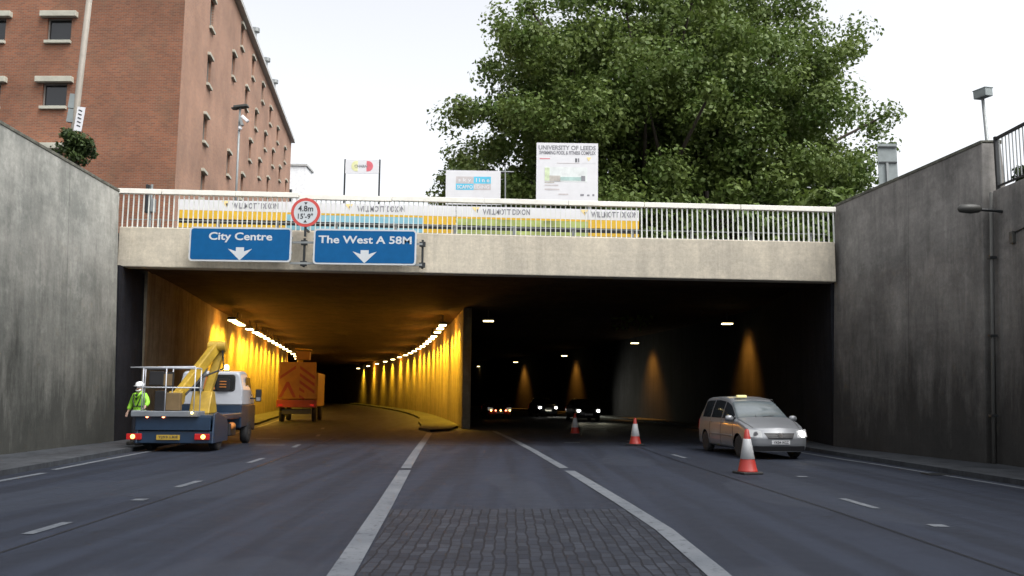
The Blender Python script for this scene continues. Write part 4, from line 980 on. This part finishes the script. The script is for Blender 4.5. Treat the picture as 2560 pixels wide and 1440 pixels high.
for (x, y, rz_c, paint, lit, lab) in ((5.05, 57.5, 7, 'dark_car', (True, True), 'dark car with both headlights lit, nearest of the queue in the right bore'),
                                    (2.95, 70, 10, 'dark_car', (True, True), 'dark car with headlights lit behind the nearest oncoming car'),
                                    (-.75, 61, 9, 'maroon_paint', (False, False), 'dark red car in the shadow beside the dividing wall')):
    t = thing('oncoming_car', (x, y, 0), lab, 'car', 'cars queueing inside the right bore', rz=R(rz_c))
    hatch.build(t, paint, lit, detail=False, glass='car_glass')
    if lit[0]:
        for sg in (1, -1):
            ld = bpy.data.lights.new('beam', 'SPOT'); ld.energy = 420 if y > 65 else 60; ld.color = (1, .95, .70); ld.spot_size = R(105 if y > 65 else 40); ld.spot_blend = 1.0; ld.shadow_soft_size = .08
            lo = bpy.data.objects.new('beam', ld); C.objects.link(lo); lo.parent = t; lo.location = (sg * .64, -.14, .70)
            lo.rotation_euler = (Vector((-1.0, .62, .07)) if y > 65 else Vector((0, 1, .12))).to_track_quat('Z', 'Y').to_euler()  # farther car's spots are turned sideways, added to brighten the right wall
    else:
        for k, x_ in enumerate((-.62, -.3, .05, .4, .68)): MB().lathe([(.05, -.03), (.05, 0)], (x_, .0, .62), 10, 'y').build('marker_light', 'marker_lit' if k % 2 else 'amber_lit', t)

# ================================================================== ACCESS PLATFORM TRUCK
tr = thing('platform_truck', (-9.72, 25.75, 0), 'blue and white lorry with a folded yellow boom lift parked before the left bore', 'truck', rz=R(4.2))
MB().box((-.42, 3.0, .62), (.12, 5.6, .2)).box((.42, 3.0, .62), (.12, 5.6, .2)).box((0, 1.2, .5), (1.5, .14, .14)).box((0, 4.9, .5), (1.5, .14, .14)).build('chassis', 'trim_black', tr)
MB().box((0, 1.9, .98), (2.16, 3.5, .16)).build('bed', 'truck_blue', tr, bevel=.02)
MB().prism([(-1.12, .62), (1.0, .62), (1.0, 1.02), (-1.12, 1.02)], .08, at=.02).build('tailboard', 'truck_blue', tr, bevel=.015)
MB().box((-.05, .12, .42), (2.2, .10, .34)).build('rear_bumper', 'truck_blue', tr, bevel=.02)
MB().box((0, .5, .28), (1.4, .5, .10)).build('underrun_bar', 'trim_black', tr)
for sg, xx in ((-1, -1.14), (1, .78)):
    b_ = MB().box((xx, .05, .44), (.42, .09, .17)).build('tail_light', 'red_lens', tr, bevel=.015)
    MB().lathe([(.065, -.02), (.05, -.03), (.01, -.034)], (xx + (-.02 if sg < 0 else .04), .005, .44), 14, 'y').build('lit_lens', 'red_lit', b_)
for xx in (-.78, -.32): MB().lathe([(.045, -.03), (.03, -.05)], (xx, .0, 1.02), 10, 'y').build('marker_light', 'marker_lit', tr)
MB().lathe([(.035, -.03), (.02, -.05)], (.52, -.16, 1.13), 10, 'y').build('marker_light', 'amber_lit', tr)
MB().box((-.18, .045, .42), (.66, .02, .14)).build('number_plate', 'plate_yellow', tr); lettering('YJ53 LKE', 'ink', tr, -.18, .42, .56, .085, y=.030, bold=.02)
# mudguard and side panels, wheels
MB().prism([(0.0, .25), (1.75, .25), (1.75, .75), (1.5, .98), (.4, 1.15), (0.12, 1.10)], .06, axis='x', at=1.04).build('side_panel', 'truck_blue', tr, bevel=.02)
MB().prism([(0.0, .25), (1.75, .25), (1.75, .75), (1.5, .98), (.4, 1.15), (0.12, 1.10)], .06, axis='x', at=-1.10).build('side_panel', 'truck_blue', tr, bevel=.02)
MB().box((1.02, 2.75, .93), (.06, 1.3, .10)).build('side_marker_strip', 'cab_orange', tr, bevel=.01)
MB().box((.86, 2.7, .55), (.34, .8, .4)).build('fuel_tank', 'trim_black', tr, bevel=.04)
MB().lathe([(.06, -.18), (.12, -.16), (.12, .16), (.06, .18)], (.98, 2.6, .66), 10, 'y').build('gas_bottle', 'cab_orange', tr, smooth=True)
for sg in (1, -1):
    for y_ in (.95, 4.95):
        x0 = sg * .93; o = MB().lathe([(.22, -.12), (.36, -.12), (.39, -.08), (.39, .08), (.36, .12), (.22, .12)], (x0, y_, .39), 28, 'x').build('wheel', 'tyre', tr, smooth=True)
        MB().lathe([(.215, -.10), (.225, sg * .09), (.12, sg * .05), (.09, sg * .12), (.02, sg * .12)], (x0, y_, .39), 20, 'x').build('hub', 'galv', o)
# cab
def cab_ring(y_, w0, w1, z0, z1, r_=.16):
    out = []
    for x_, z_ in ((-w0, z0), (w0, z0), (w0, z0 + (z1 - z0) * .45), ): out.append((x_, y_, z_))
    for a in range(0, 91, 15): out.append((w1 - r_ + r_ * math.cos(R(a)), y_, z1 - r_ + r_ * math.sin(R(a))))
    for a in range(90, 181, 15): out.append((-w1 + r_ + r_ * math.cos(R(a)), y_, z1 - r_ + r_ * math.sin(R(a))))
    out.append((-w0, y_, z0 + (z1 - z0) * .45)); return out
ZC = 1.32
MB().loft([cab_ring(3.72, 1.03, .93, ZC, 2.36), cab_ring(3.80, 1.04, .95, ZC, 2.42), cab_ring(4.6, 1.05, .97, ZC, 2.45), cab_ring(5.1, 1.03, .90, ZC, 2.36), cab_ring(5.9, .98, .80, ZC, 1.62)]).build('cab', 'truck_white', tr, smooth=False, bevel=.02)
MB().loft([[(-1.03, 3.74, .55), (1.03, 3.74, .55), (1.03, 3.74, ZC - .003), (-1.03, 3.74, ZC - .003)], [(-1.05, 4.6, .6), (1.05, 4.6, .6), (1.05, 4.6, ZC - .003), (-1.05, 4.6, ZC - .003)], [(-1.0, 6.05, .4), (1.0, 6.05, .4), (1.0, 6.0, ZC - .003), (-1.0, 6.0, ZC - .003)]]).build('cab_base', 'truck_blue', tr, bevel=.03)
MB().prism([(x_ - .0, z_) for x_, z_ in rrect(1.5, .46, .08)], .012, at=0).build('rear_window', 'car_glass', tr, loc=(.0, 3.70, 2.03))
MB().prism(rrect(1.60, .56, .10), .008, at=0).build('window_seal', 'trim_black', tr, loc=(.0, 3.712, 2.03))
MB().prism(rrect(.44, .58, .12), .10, at=0).build('seat', 'trim_black', tr, loc=(.42, 3.66, 1.98)).scale = (1, .3, .75)
MB().prism([(-.2, 0), (.2, 0), (.13, .4), (-.12, .42)], .01, at=0).build('seat', 'cab_orange', tr, loc=(-.05, 3.692, 1.82))
for k in range(3): MB().box((.42, 3.625, 1.90 + .09 * k), (.22, .01, .03)).build('headrest_slat', 'cab_orange', tr)
for sg in (1, -1):
    MB().prism([(4.25, 1.55), (5.0, 1.55), (5.25, 1.62), (4.85, 2.22), (4.25, 2.24)], .012, axis='x', at=sg * 1.0 - .006 + sg * .02).build('side_window', 'car_glass', tr)
    MB().bar((sg * 1.0, 5.0, 1.52), (sg * 1.26, 4.92, 1.52), .04).build('mirror_arm', 'trim_black', tr)
    MB().box((sg * 1.33, 4.9, 1.62), (.20, .09, .42)).build('mirror', 'trim_black', tr, bevel=.03); MB().box((sg * 1.34, 4.85, 1.50), (.14, .01, .12)).build('mirror_glass', 'chrome', tr)
for x_ in (-.42, .42):
    MB().lathe([(.10, 0), (.10, .04)], (x_, 4.0, 2.43), 14).build('beacon_base', 'trim_black', tr); MB().lathe([(.085, 0), (.085, .12), (.05, .17), (.01, .18)], (x_, 4.0, 2.472), 14).build('beacon', 'amber_lit', tr, smooth=True)
# turret, booms
MB().prism([(1.75, 1.06), (2.75, 1.06), (2.6, 1.35), (2.35, 1.75), (2.05, 1.75), (1.85, 1.35)], .62, axis='x', at=-.12).build('turret', 'boom_yellow', tr, bevel=.03)
TE = Vector((.50, 2.25, 3.17)); TP = Vector((-.28, .98, 1.55)); TT = Vector((.28, 2.2, 1.60))
MB().bar(TP, TE + (TE - TP).normalized() * .12, .25, .30).build('upper_boom', 'boom_yellow', tr, bevel=.03)
MB().bar(TT, TE + Vector((.12, .18, -.05)), .24, .26).build('lower_boom', 'boom_yellow', tr, bevel=.03)
MB().lathe([(.20, -.2), (.20, .2)], (TP.x, TP.y, TP.z), 16, 'x').build('boom_joint', 'boom_yellow', tr, bevel=.01)
MB().lathe([(.17, -.24), (.17, .3)], (TE.x, TE.y, TE.z), 16, 'x').build('boom_joint', 'boom_yellow', tr, bevel=.01)
MB().box((TP.x - .0, .72, 1.36), (.34, .5, .36), (R(20), 0, 0)).build('basket_link', 'boom_yellow', tr, bevel=.03)
MB().tube([TE + Vector((.2, -.1, .05)), TE + Vector((.28, -.1, -.7)), TE.lerp(TP, .55) + Vector((.24, -.1, -.1)), TP + Vector((.28, -.05, .1))], .03, 6).build('hose', 'trim_black', tr)
MB().tube([TE.lerp(TT, .1) + Vector((-.12, -.2, 0)), TE.lerp(TT, .9) + Vector((-.16, -.2, 0))], .055, 8).build('hydraulic_ram', 'galv', tr)
# basket
bk = MB().box((-.28, .28, 1.09), (1.90, .72, .16)).build('basket_floor', 'truck_deck', tr, bevel=.02)
mb = MB(); xa, xb, ya, yb = -1.10, .52, -.03, .60
for z_ in (1.85, 2.42):
    for p, q in (((xa, ya), (xb, ya)), ((xb, ya), (xb, yb)), ((xb, yb), (xa, yb)), ((xa, yb), (xa, ya))): mb.tube([(*p, z_), (*q, z_)], .020, 6)
for p in ((xa + .15, ya), (-.30, ya), (xb, ya), (xa, yb), (xb, yb), (-.3, yb)): mb.tube([(*p, 1.17), (*p, 2.42)], .018, 6)
mb.tube([(xa - .22, ya, 2.42), (xb, ya, 2.46)], .018, 6)
mb.build('basket_rail', 'truck_white', tr, smooth=True)
MB().box((-.72, .45, 2.12), (.42, .10, .42)).box((-.72, .45, 2.38), (.55, .12, .05)).build('control_box', 'trim_black', tr, bevel=.02)
MB().box((-.38, .42, 2.08), (.34, .03, .46)).build('guard_frame', 'trim_black', tr); MB().box((-.38, .395, 2.08), (.24, .02, .34)).build('guard_panel', 'tool_tan', tr)
MB().box((-.55, .40, 1.47), (.28, .3, .58)).build('locker', 'trim_black', tr, bevel=.02); MB().box((-.18, .42, 1.44), (.40, .26, .52)).build('locker', 'tool_tan', tr, bevel=.02)

# second works vehicle inside the bore
t = thing('works_vehicle', (-12.55, 52, 0), 'yellow works vehicle with red chevron boards further inside the left bore', 'truck', rz=R(7))
MB().box((0, 2.6, 1.9), (2.3, 4.6, 2.0)).build('body', 'rescue_yellow', t, bevel=.05)
MB().prism([(-1.05, 3.5), (1.05, 3.5), (1.12, 1.35), (-1.12, 1.35)], .08, at=-.05).build('rear_board', 'rescue_yellow', t, bevel=.02)
for sg in (-1, 1):
    for k in range(5 if sg > 0 else 1):
        a = Vector((sg * .12, 3.3 - k * .42)); mb = MB().prism([(a.x, a.y), (a.x + sg * .88, a.y - .62), (a.x + sg * .88, a.y - .80), (a.x, a.y - .18)] if a.y - .80 > 1.3 else [(a.x, a.y), (a.x + sg * .3, a.y - .2), (a.x + sg * .3, a.y - .35), (a.x, a.y - .18)], .01, at=-.064)
        mb.build('chevron', 'chevron_red', t)
MB().prism([(-1.05, 1.45), (-.62, 2.35), (-.48, 2.35), (-.05, 1.45), (-.23, 1.45), (-.55, 2.05), (-.87, 1.45)], .02, at=-.09).build('warning_triangle', 'chevron_red', t)
MB().box((0, 0, 1.08), (2.3, .3, .44)).build('crash_cushion', 'chevron_red', t, bevel=.02)
MB().box((0, .2, .62), (1.7, .3, .3)).build('rear_bumper', 'trim_black', t)
for sg in (1, -1): 
    for y_ in (1.0, 4.2): MB().lathe([(.2, -.13), (.42, -.13), (.45, 0), (.42, .13), (.2, .13)], (sg * .95, y_, .45), 20, 'x').build('wheel', 'tyre', t, smooth=True)
    MB().box((sg * .9, -.16, 1.0), (.22, .05, .12)).build('tail_light', 'red_lens', t)
MB().bar((-.1, 1.2, 2.9), (.1, .4, 4.0), .3).build('boom', 'boom_yellow', t, bevel=.02)
MB().box((.25, .3, 3.9), (.8, .6, .5)).build('basket', 'rescue_yellow', t, bevel=.03)
MB().tube([(-.2, .0, 4.3), (.7, 0, 4.25), (.72, .6, 4.25), (-.2, .6, 4.3), (-.2, 0, 4.3)], .03, 6).build('basket_rail', 'boom_yellow', t)
MB().lathe([(.08, 0), (.08, .12), (.02, .16)], (.8, .4, 2.92), 12).build('beacon', 'amber_lit', t)

# ================================================================== CONES
def cone(x, y, lab, s=1.0, rz=0, tilt=0):
    t = thing('traffic_cone', (x, y, .004), lab, 'traffic cone', 'cones along the centre of the right carriageway', rz=rz, rx=tilt)
    MB().box((0, 0, .025), (.50 * s, .50 * s, .05)).build('base', 'rubber_black', t, bevel=.012)
    def r_(z_): return .215 * s * (1 - z_ / (1.06 * s)) + .030 * s * (z_ / s)
    def seg(z0, z1, m, nm, o_=0): MB().lathe([(r_(z0) + o_, z0), (r_(z1) + o_, z1)], (0, 0, 0), 28).build(nm, m, t, smooth=True)
    MB().lathe([(.235 * s, .05), (.215 * s, .075 * s), (r_(.36 * s), .36 * s), (r_(.75 * s), .75 * s), (r_(.98 * s), .98 * s), (.02, 1.0 * s)], (0, 0, 0), 28).build('body', 'cone_red', t, smooth=True)
    MB().lathe([(r_(.33 * s) + .002, .33 * s), (r_(.33 * s) + .007, .335 * s), (r_(.78 * s) + .007, .775 * s), (r_(.78 * s) + .002, .78 * s)], (0, 0, 0), 28).build('sleeve', 'cone_sleeve', t, smooth=True)
    return t
cone(5.38, 20.3, 'nearest red and white cone standing in front of the silver people carrier', 1.0, .3)
cone(4.37, 31.3, 'red and white cone standing alone in the mouth of the right bore', .95, .8)
cone(2.85, 39.5, 'farthest red and white cone in the shadow near the dividing wall', .92, .1)

# ================================================================== WORKER
wk = thing('person', (-11.38, 27.2, .12), 'worker in yellow green jacket and white hard hat standing beside the lorry', 'person', rz=R(-14))
wk.scale = (1.04, 1.04, 1.04)
def skin(name, verts, edges, radii, m, parent, root=0, sub=2):
    me = bpy.data.meshes.new(name); me.from_pydata(verts, edges, []); me.materials.append(MATS[m]); o = bpy.data.objects.new(name, me); C.objects.link(o); o.parent = parent
    sm = o.modifiers.new('skin', 'SKIN'); sm.use_smooth_shade = True
    lay = me.skin_vertices[0] if me.skin_vertices else None
    if lay is None:
        bm = bmesh.new(); bm.from_mesh(me); bm.verts.layers.skin.verify(); bm.to_mesh(me); bm.free(); lay = me.skin_vertices[0]
    for i, r_ in enumerate(radii): lay.data[i].radius = r_ if isinstance(r_, tuple) else (r_, r_)
    lay.data[root].use_root = True
    s_ = o.modifiers.new('sub', 'SUBSURF'); s_.levels = sub; s_.render_levels = sub
    # bake to a plain mesh
    dg = bpy.context.evaluated_depsgraph_get(); dg.update(); nm = bpy.data.meshes.new_from_object(o.evaluated_get(dg)); o.modifiers.clear(); o.data = nm
    nm.name = name
    if not nm.materials: nm.materials.append(MATS[m])
    nm.shade_smooth(); return o
# faces -Y (towards the road behind the camera), arm on the +x side reaches to the basket
V_, E_, R_ = [], [], []
def jv(p, r_, par=None):
    V_.append(p); R_.append(r_); i = len(V_) - 1
    if par is not None: E_.append((par, i))
    return i
pel = jv((0, 0, .96), (.15, .11)); wst = jv((0, 0, 1.12), (.135, .10), pel); ch = jv((0, 0, 1.34), (.16, .11), wst); nk = jv((0, -.01, 1.50), .055, ch); hd0 = jv((0, -.03, 1.58), .075, nk); hd1 = jv((0, -.045, 1.67), .092, hd0); hd2 = jv((0, -.04, 1.745), .07, hd1)
for sg in (-1, 1):
    sh_ = jv((sg * .17, 0, 1.44), .06, ch)
    el = jv((sg * .30, .04, 1.18) if sg < 0 else (.30, -.04, 1.22), .043, sh_); wr_ = jv((sg * .33, -.06, .95) if sg < 0 else (.36, -.24, 1.10), .030, el)
    d = (Vector(V_[wr_]) - Vector(V_[el])).normalized(); pw = Vector(V_[wr_]); side = Vector((0, 1, 0)).cross(d).normalized() if sg < 0 else Vector((0, 0, 1)).cross(d).normalized(); nrm2 = d.cross(side)
    palm = jv(tuple(pw + d * .06), (.036, .022), wr_)
    for q in range(4):
        b0 = pw + d * .09 + side * (q - 1.5) * .020; ln = (.035, .042, .040, .030)[q]
        k0 = jv(tuple(b0), .010, palm); k1 = jv(tuple(b0 + d * ln + nrm2 * .006), .009, k0); jv(tuple(b0 + d * ln * 1.7 + nrm2 * .022), .008, k1)
    t0 = jv(tuple(pw + d * .035 + side * .038), .011, palm); jv(tuple(pw + d * .075 + side * .055 + nrm2 * .01), .009, t0)
    hp = jv((sg * .095, 0, .90), .085, pel); kn = jv((sg * .12, -.02, .50), .058, hp); an_ = jv((sg * .13, .01, .09), .04, kn); jv((sg * .14, -.14, .045), (.042, .03), an_)
skin('body', V_, E_, R_, 'skin', wk, sub=2)
# trousers
skin('trousers', [(0, 0, 1.0), (0, 0, .92), (-.10, 0, .86), (-.122, -.02, .50), (-.13, .0, .14), (.10, 0, .86), (.122, -.02, .50), (.13, 0, .14)], [(0, 1), (1, 2), (2, 3), (3, 4), (1, 5), (5, 6), (6, 7)], [(.17, .13), (.16, .13), .105, .085, .075, .105, .085, .075], 'navy_cloth', wk)
skin('jacket', [(0, 0, .86), (0, 0, 1.0), (0, 0, 1.15), (0, 0, 1.34), (0, -.01, 1.46), (-.18, 0, 1.43), (-.31, .04, 1.18), (-.335, -.04, .99), (.18, 0, 1.43), (.31, -.04, 1.22), (.355, -.20, 1.12)],
     [(0, 1), (1, 2), (2, 3), (3, 4), (3, 5), (5, 6), (6, 7), (3, 8), (8, 9), (9, 10)], [(.205, .155), (.20, .15), (.18, .14), (.20, .15), (.10, .09), .09, .075, .062, .09, .075, .062], 'hivis', wk)
for sg in (-1, 1):
    MB().loft([[(sg * .13 + a, b, z_) for a, b in ((-.065, -.23 if z_ < .1 else -.07), (.065, -.23 if z_ < .1 else -.07), (.065, .09), (-.065, .09))] for z_ in (0.0, .05, .095, .12, .22)]).build('boot', 'boot', wk, smooth=True, bevel=.015)
# reflective strips, harness, collar, shirt
def hoop(z_, rx_, ry_, h, m, nm, n=28):
    MB().loft([[(rx_ * math.cos(2 * math.pi * i / n), ry_ * math.sin(2 * math.pi * i / n), zz) for i in range(n)] for zz in (z_ - h / 2, z_ + h / 2)], caps=False).build(nm, m, wk, smooth=True)
hoop(.98, .215, .165, .055, 'reflective', 'reflective_strip'); hoop(1.12, .198, .158, .03, 'trim_black', 'harness')
for sg in (-1, 1):
    MB().tube([(sg * .03, -.162, 1.10), (sg * .10, -.165, 1.25), (sg * .13, -.12, 1.44), (sg * .12, .0, 1.515), (sg * .10, .13, 1.40), (0, .16, 1.2)], .014, 6).build('harness', 'trim_black', wk)
    MB().tube([(sg * .02, -.155, 1.36), (sg * .07, -.12, 1.47), (sg * .085, -.02, 1.53), (sg * .03, .06, 1.545)], .034, 8).build('collar', 'hivis', wk, smooth=True)
MB().prism([(-.05, 1.47), (.05, 1.47), (0.0, 1.29)], .02, at=-.170).build('shirt', 'navy_cloth', wk)
# hard hat
mb = MB(); prof = [(.128, 0), (.13, .03), (.118, .08), (.085, .12), (.04, .138), (.005, .142)]
mb.lathe(prof, (0, -.035, 1.70), 24); mb.box((0, -.17, 1.705), (.15, .08, .012)); mb.box((0, -.03, 1.83), (.03, .18, .02)); mb.build('hard_hat', 'helmet_white', wk, smooth=True, bevel=.004)
for sg in (-1, 1):
    MB().lathe([(.013, -.006), (.004, -.012)], (sg * .034, -.128, 1.655), 8, 'y').build('eye', 'ink', wk); MB().lathe([(.005, -.012), (.022, 0), (.005, .012)], (sg * .098, -.02, 1.65), 8, 'x').build('ear', 'skin', wk)
MB().loft([[(-.008, -.130, 1.665), (.008, -.130, 1.665), (.008, -.12, 1.665), (-.008, -.12, 1.665)], [(-.017, -.158, 1.625), (.017, -.158, 1.625), (.017, -.12, 1.62), (-.017, -.12, 1.62)]]).build('nose', 'skin', wk, smooth=True, bevel=.004)
MB().box((0, -.126, 1.597), (.05, .012, .008)).build('mouth', 'cab_orange', wk)
MB().tube([(-.075, -.07, 1.60), (-.05, -.118, 1.572), (0, -.132, 1.562), (.05, -.118, 1.572), (.075, -.07, 1.60)], .022, 8).build('beard', 'reflective', wk, smooth=True)
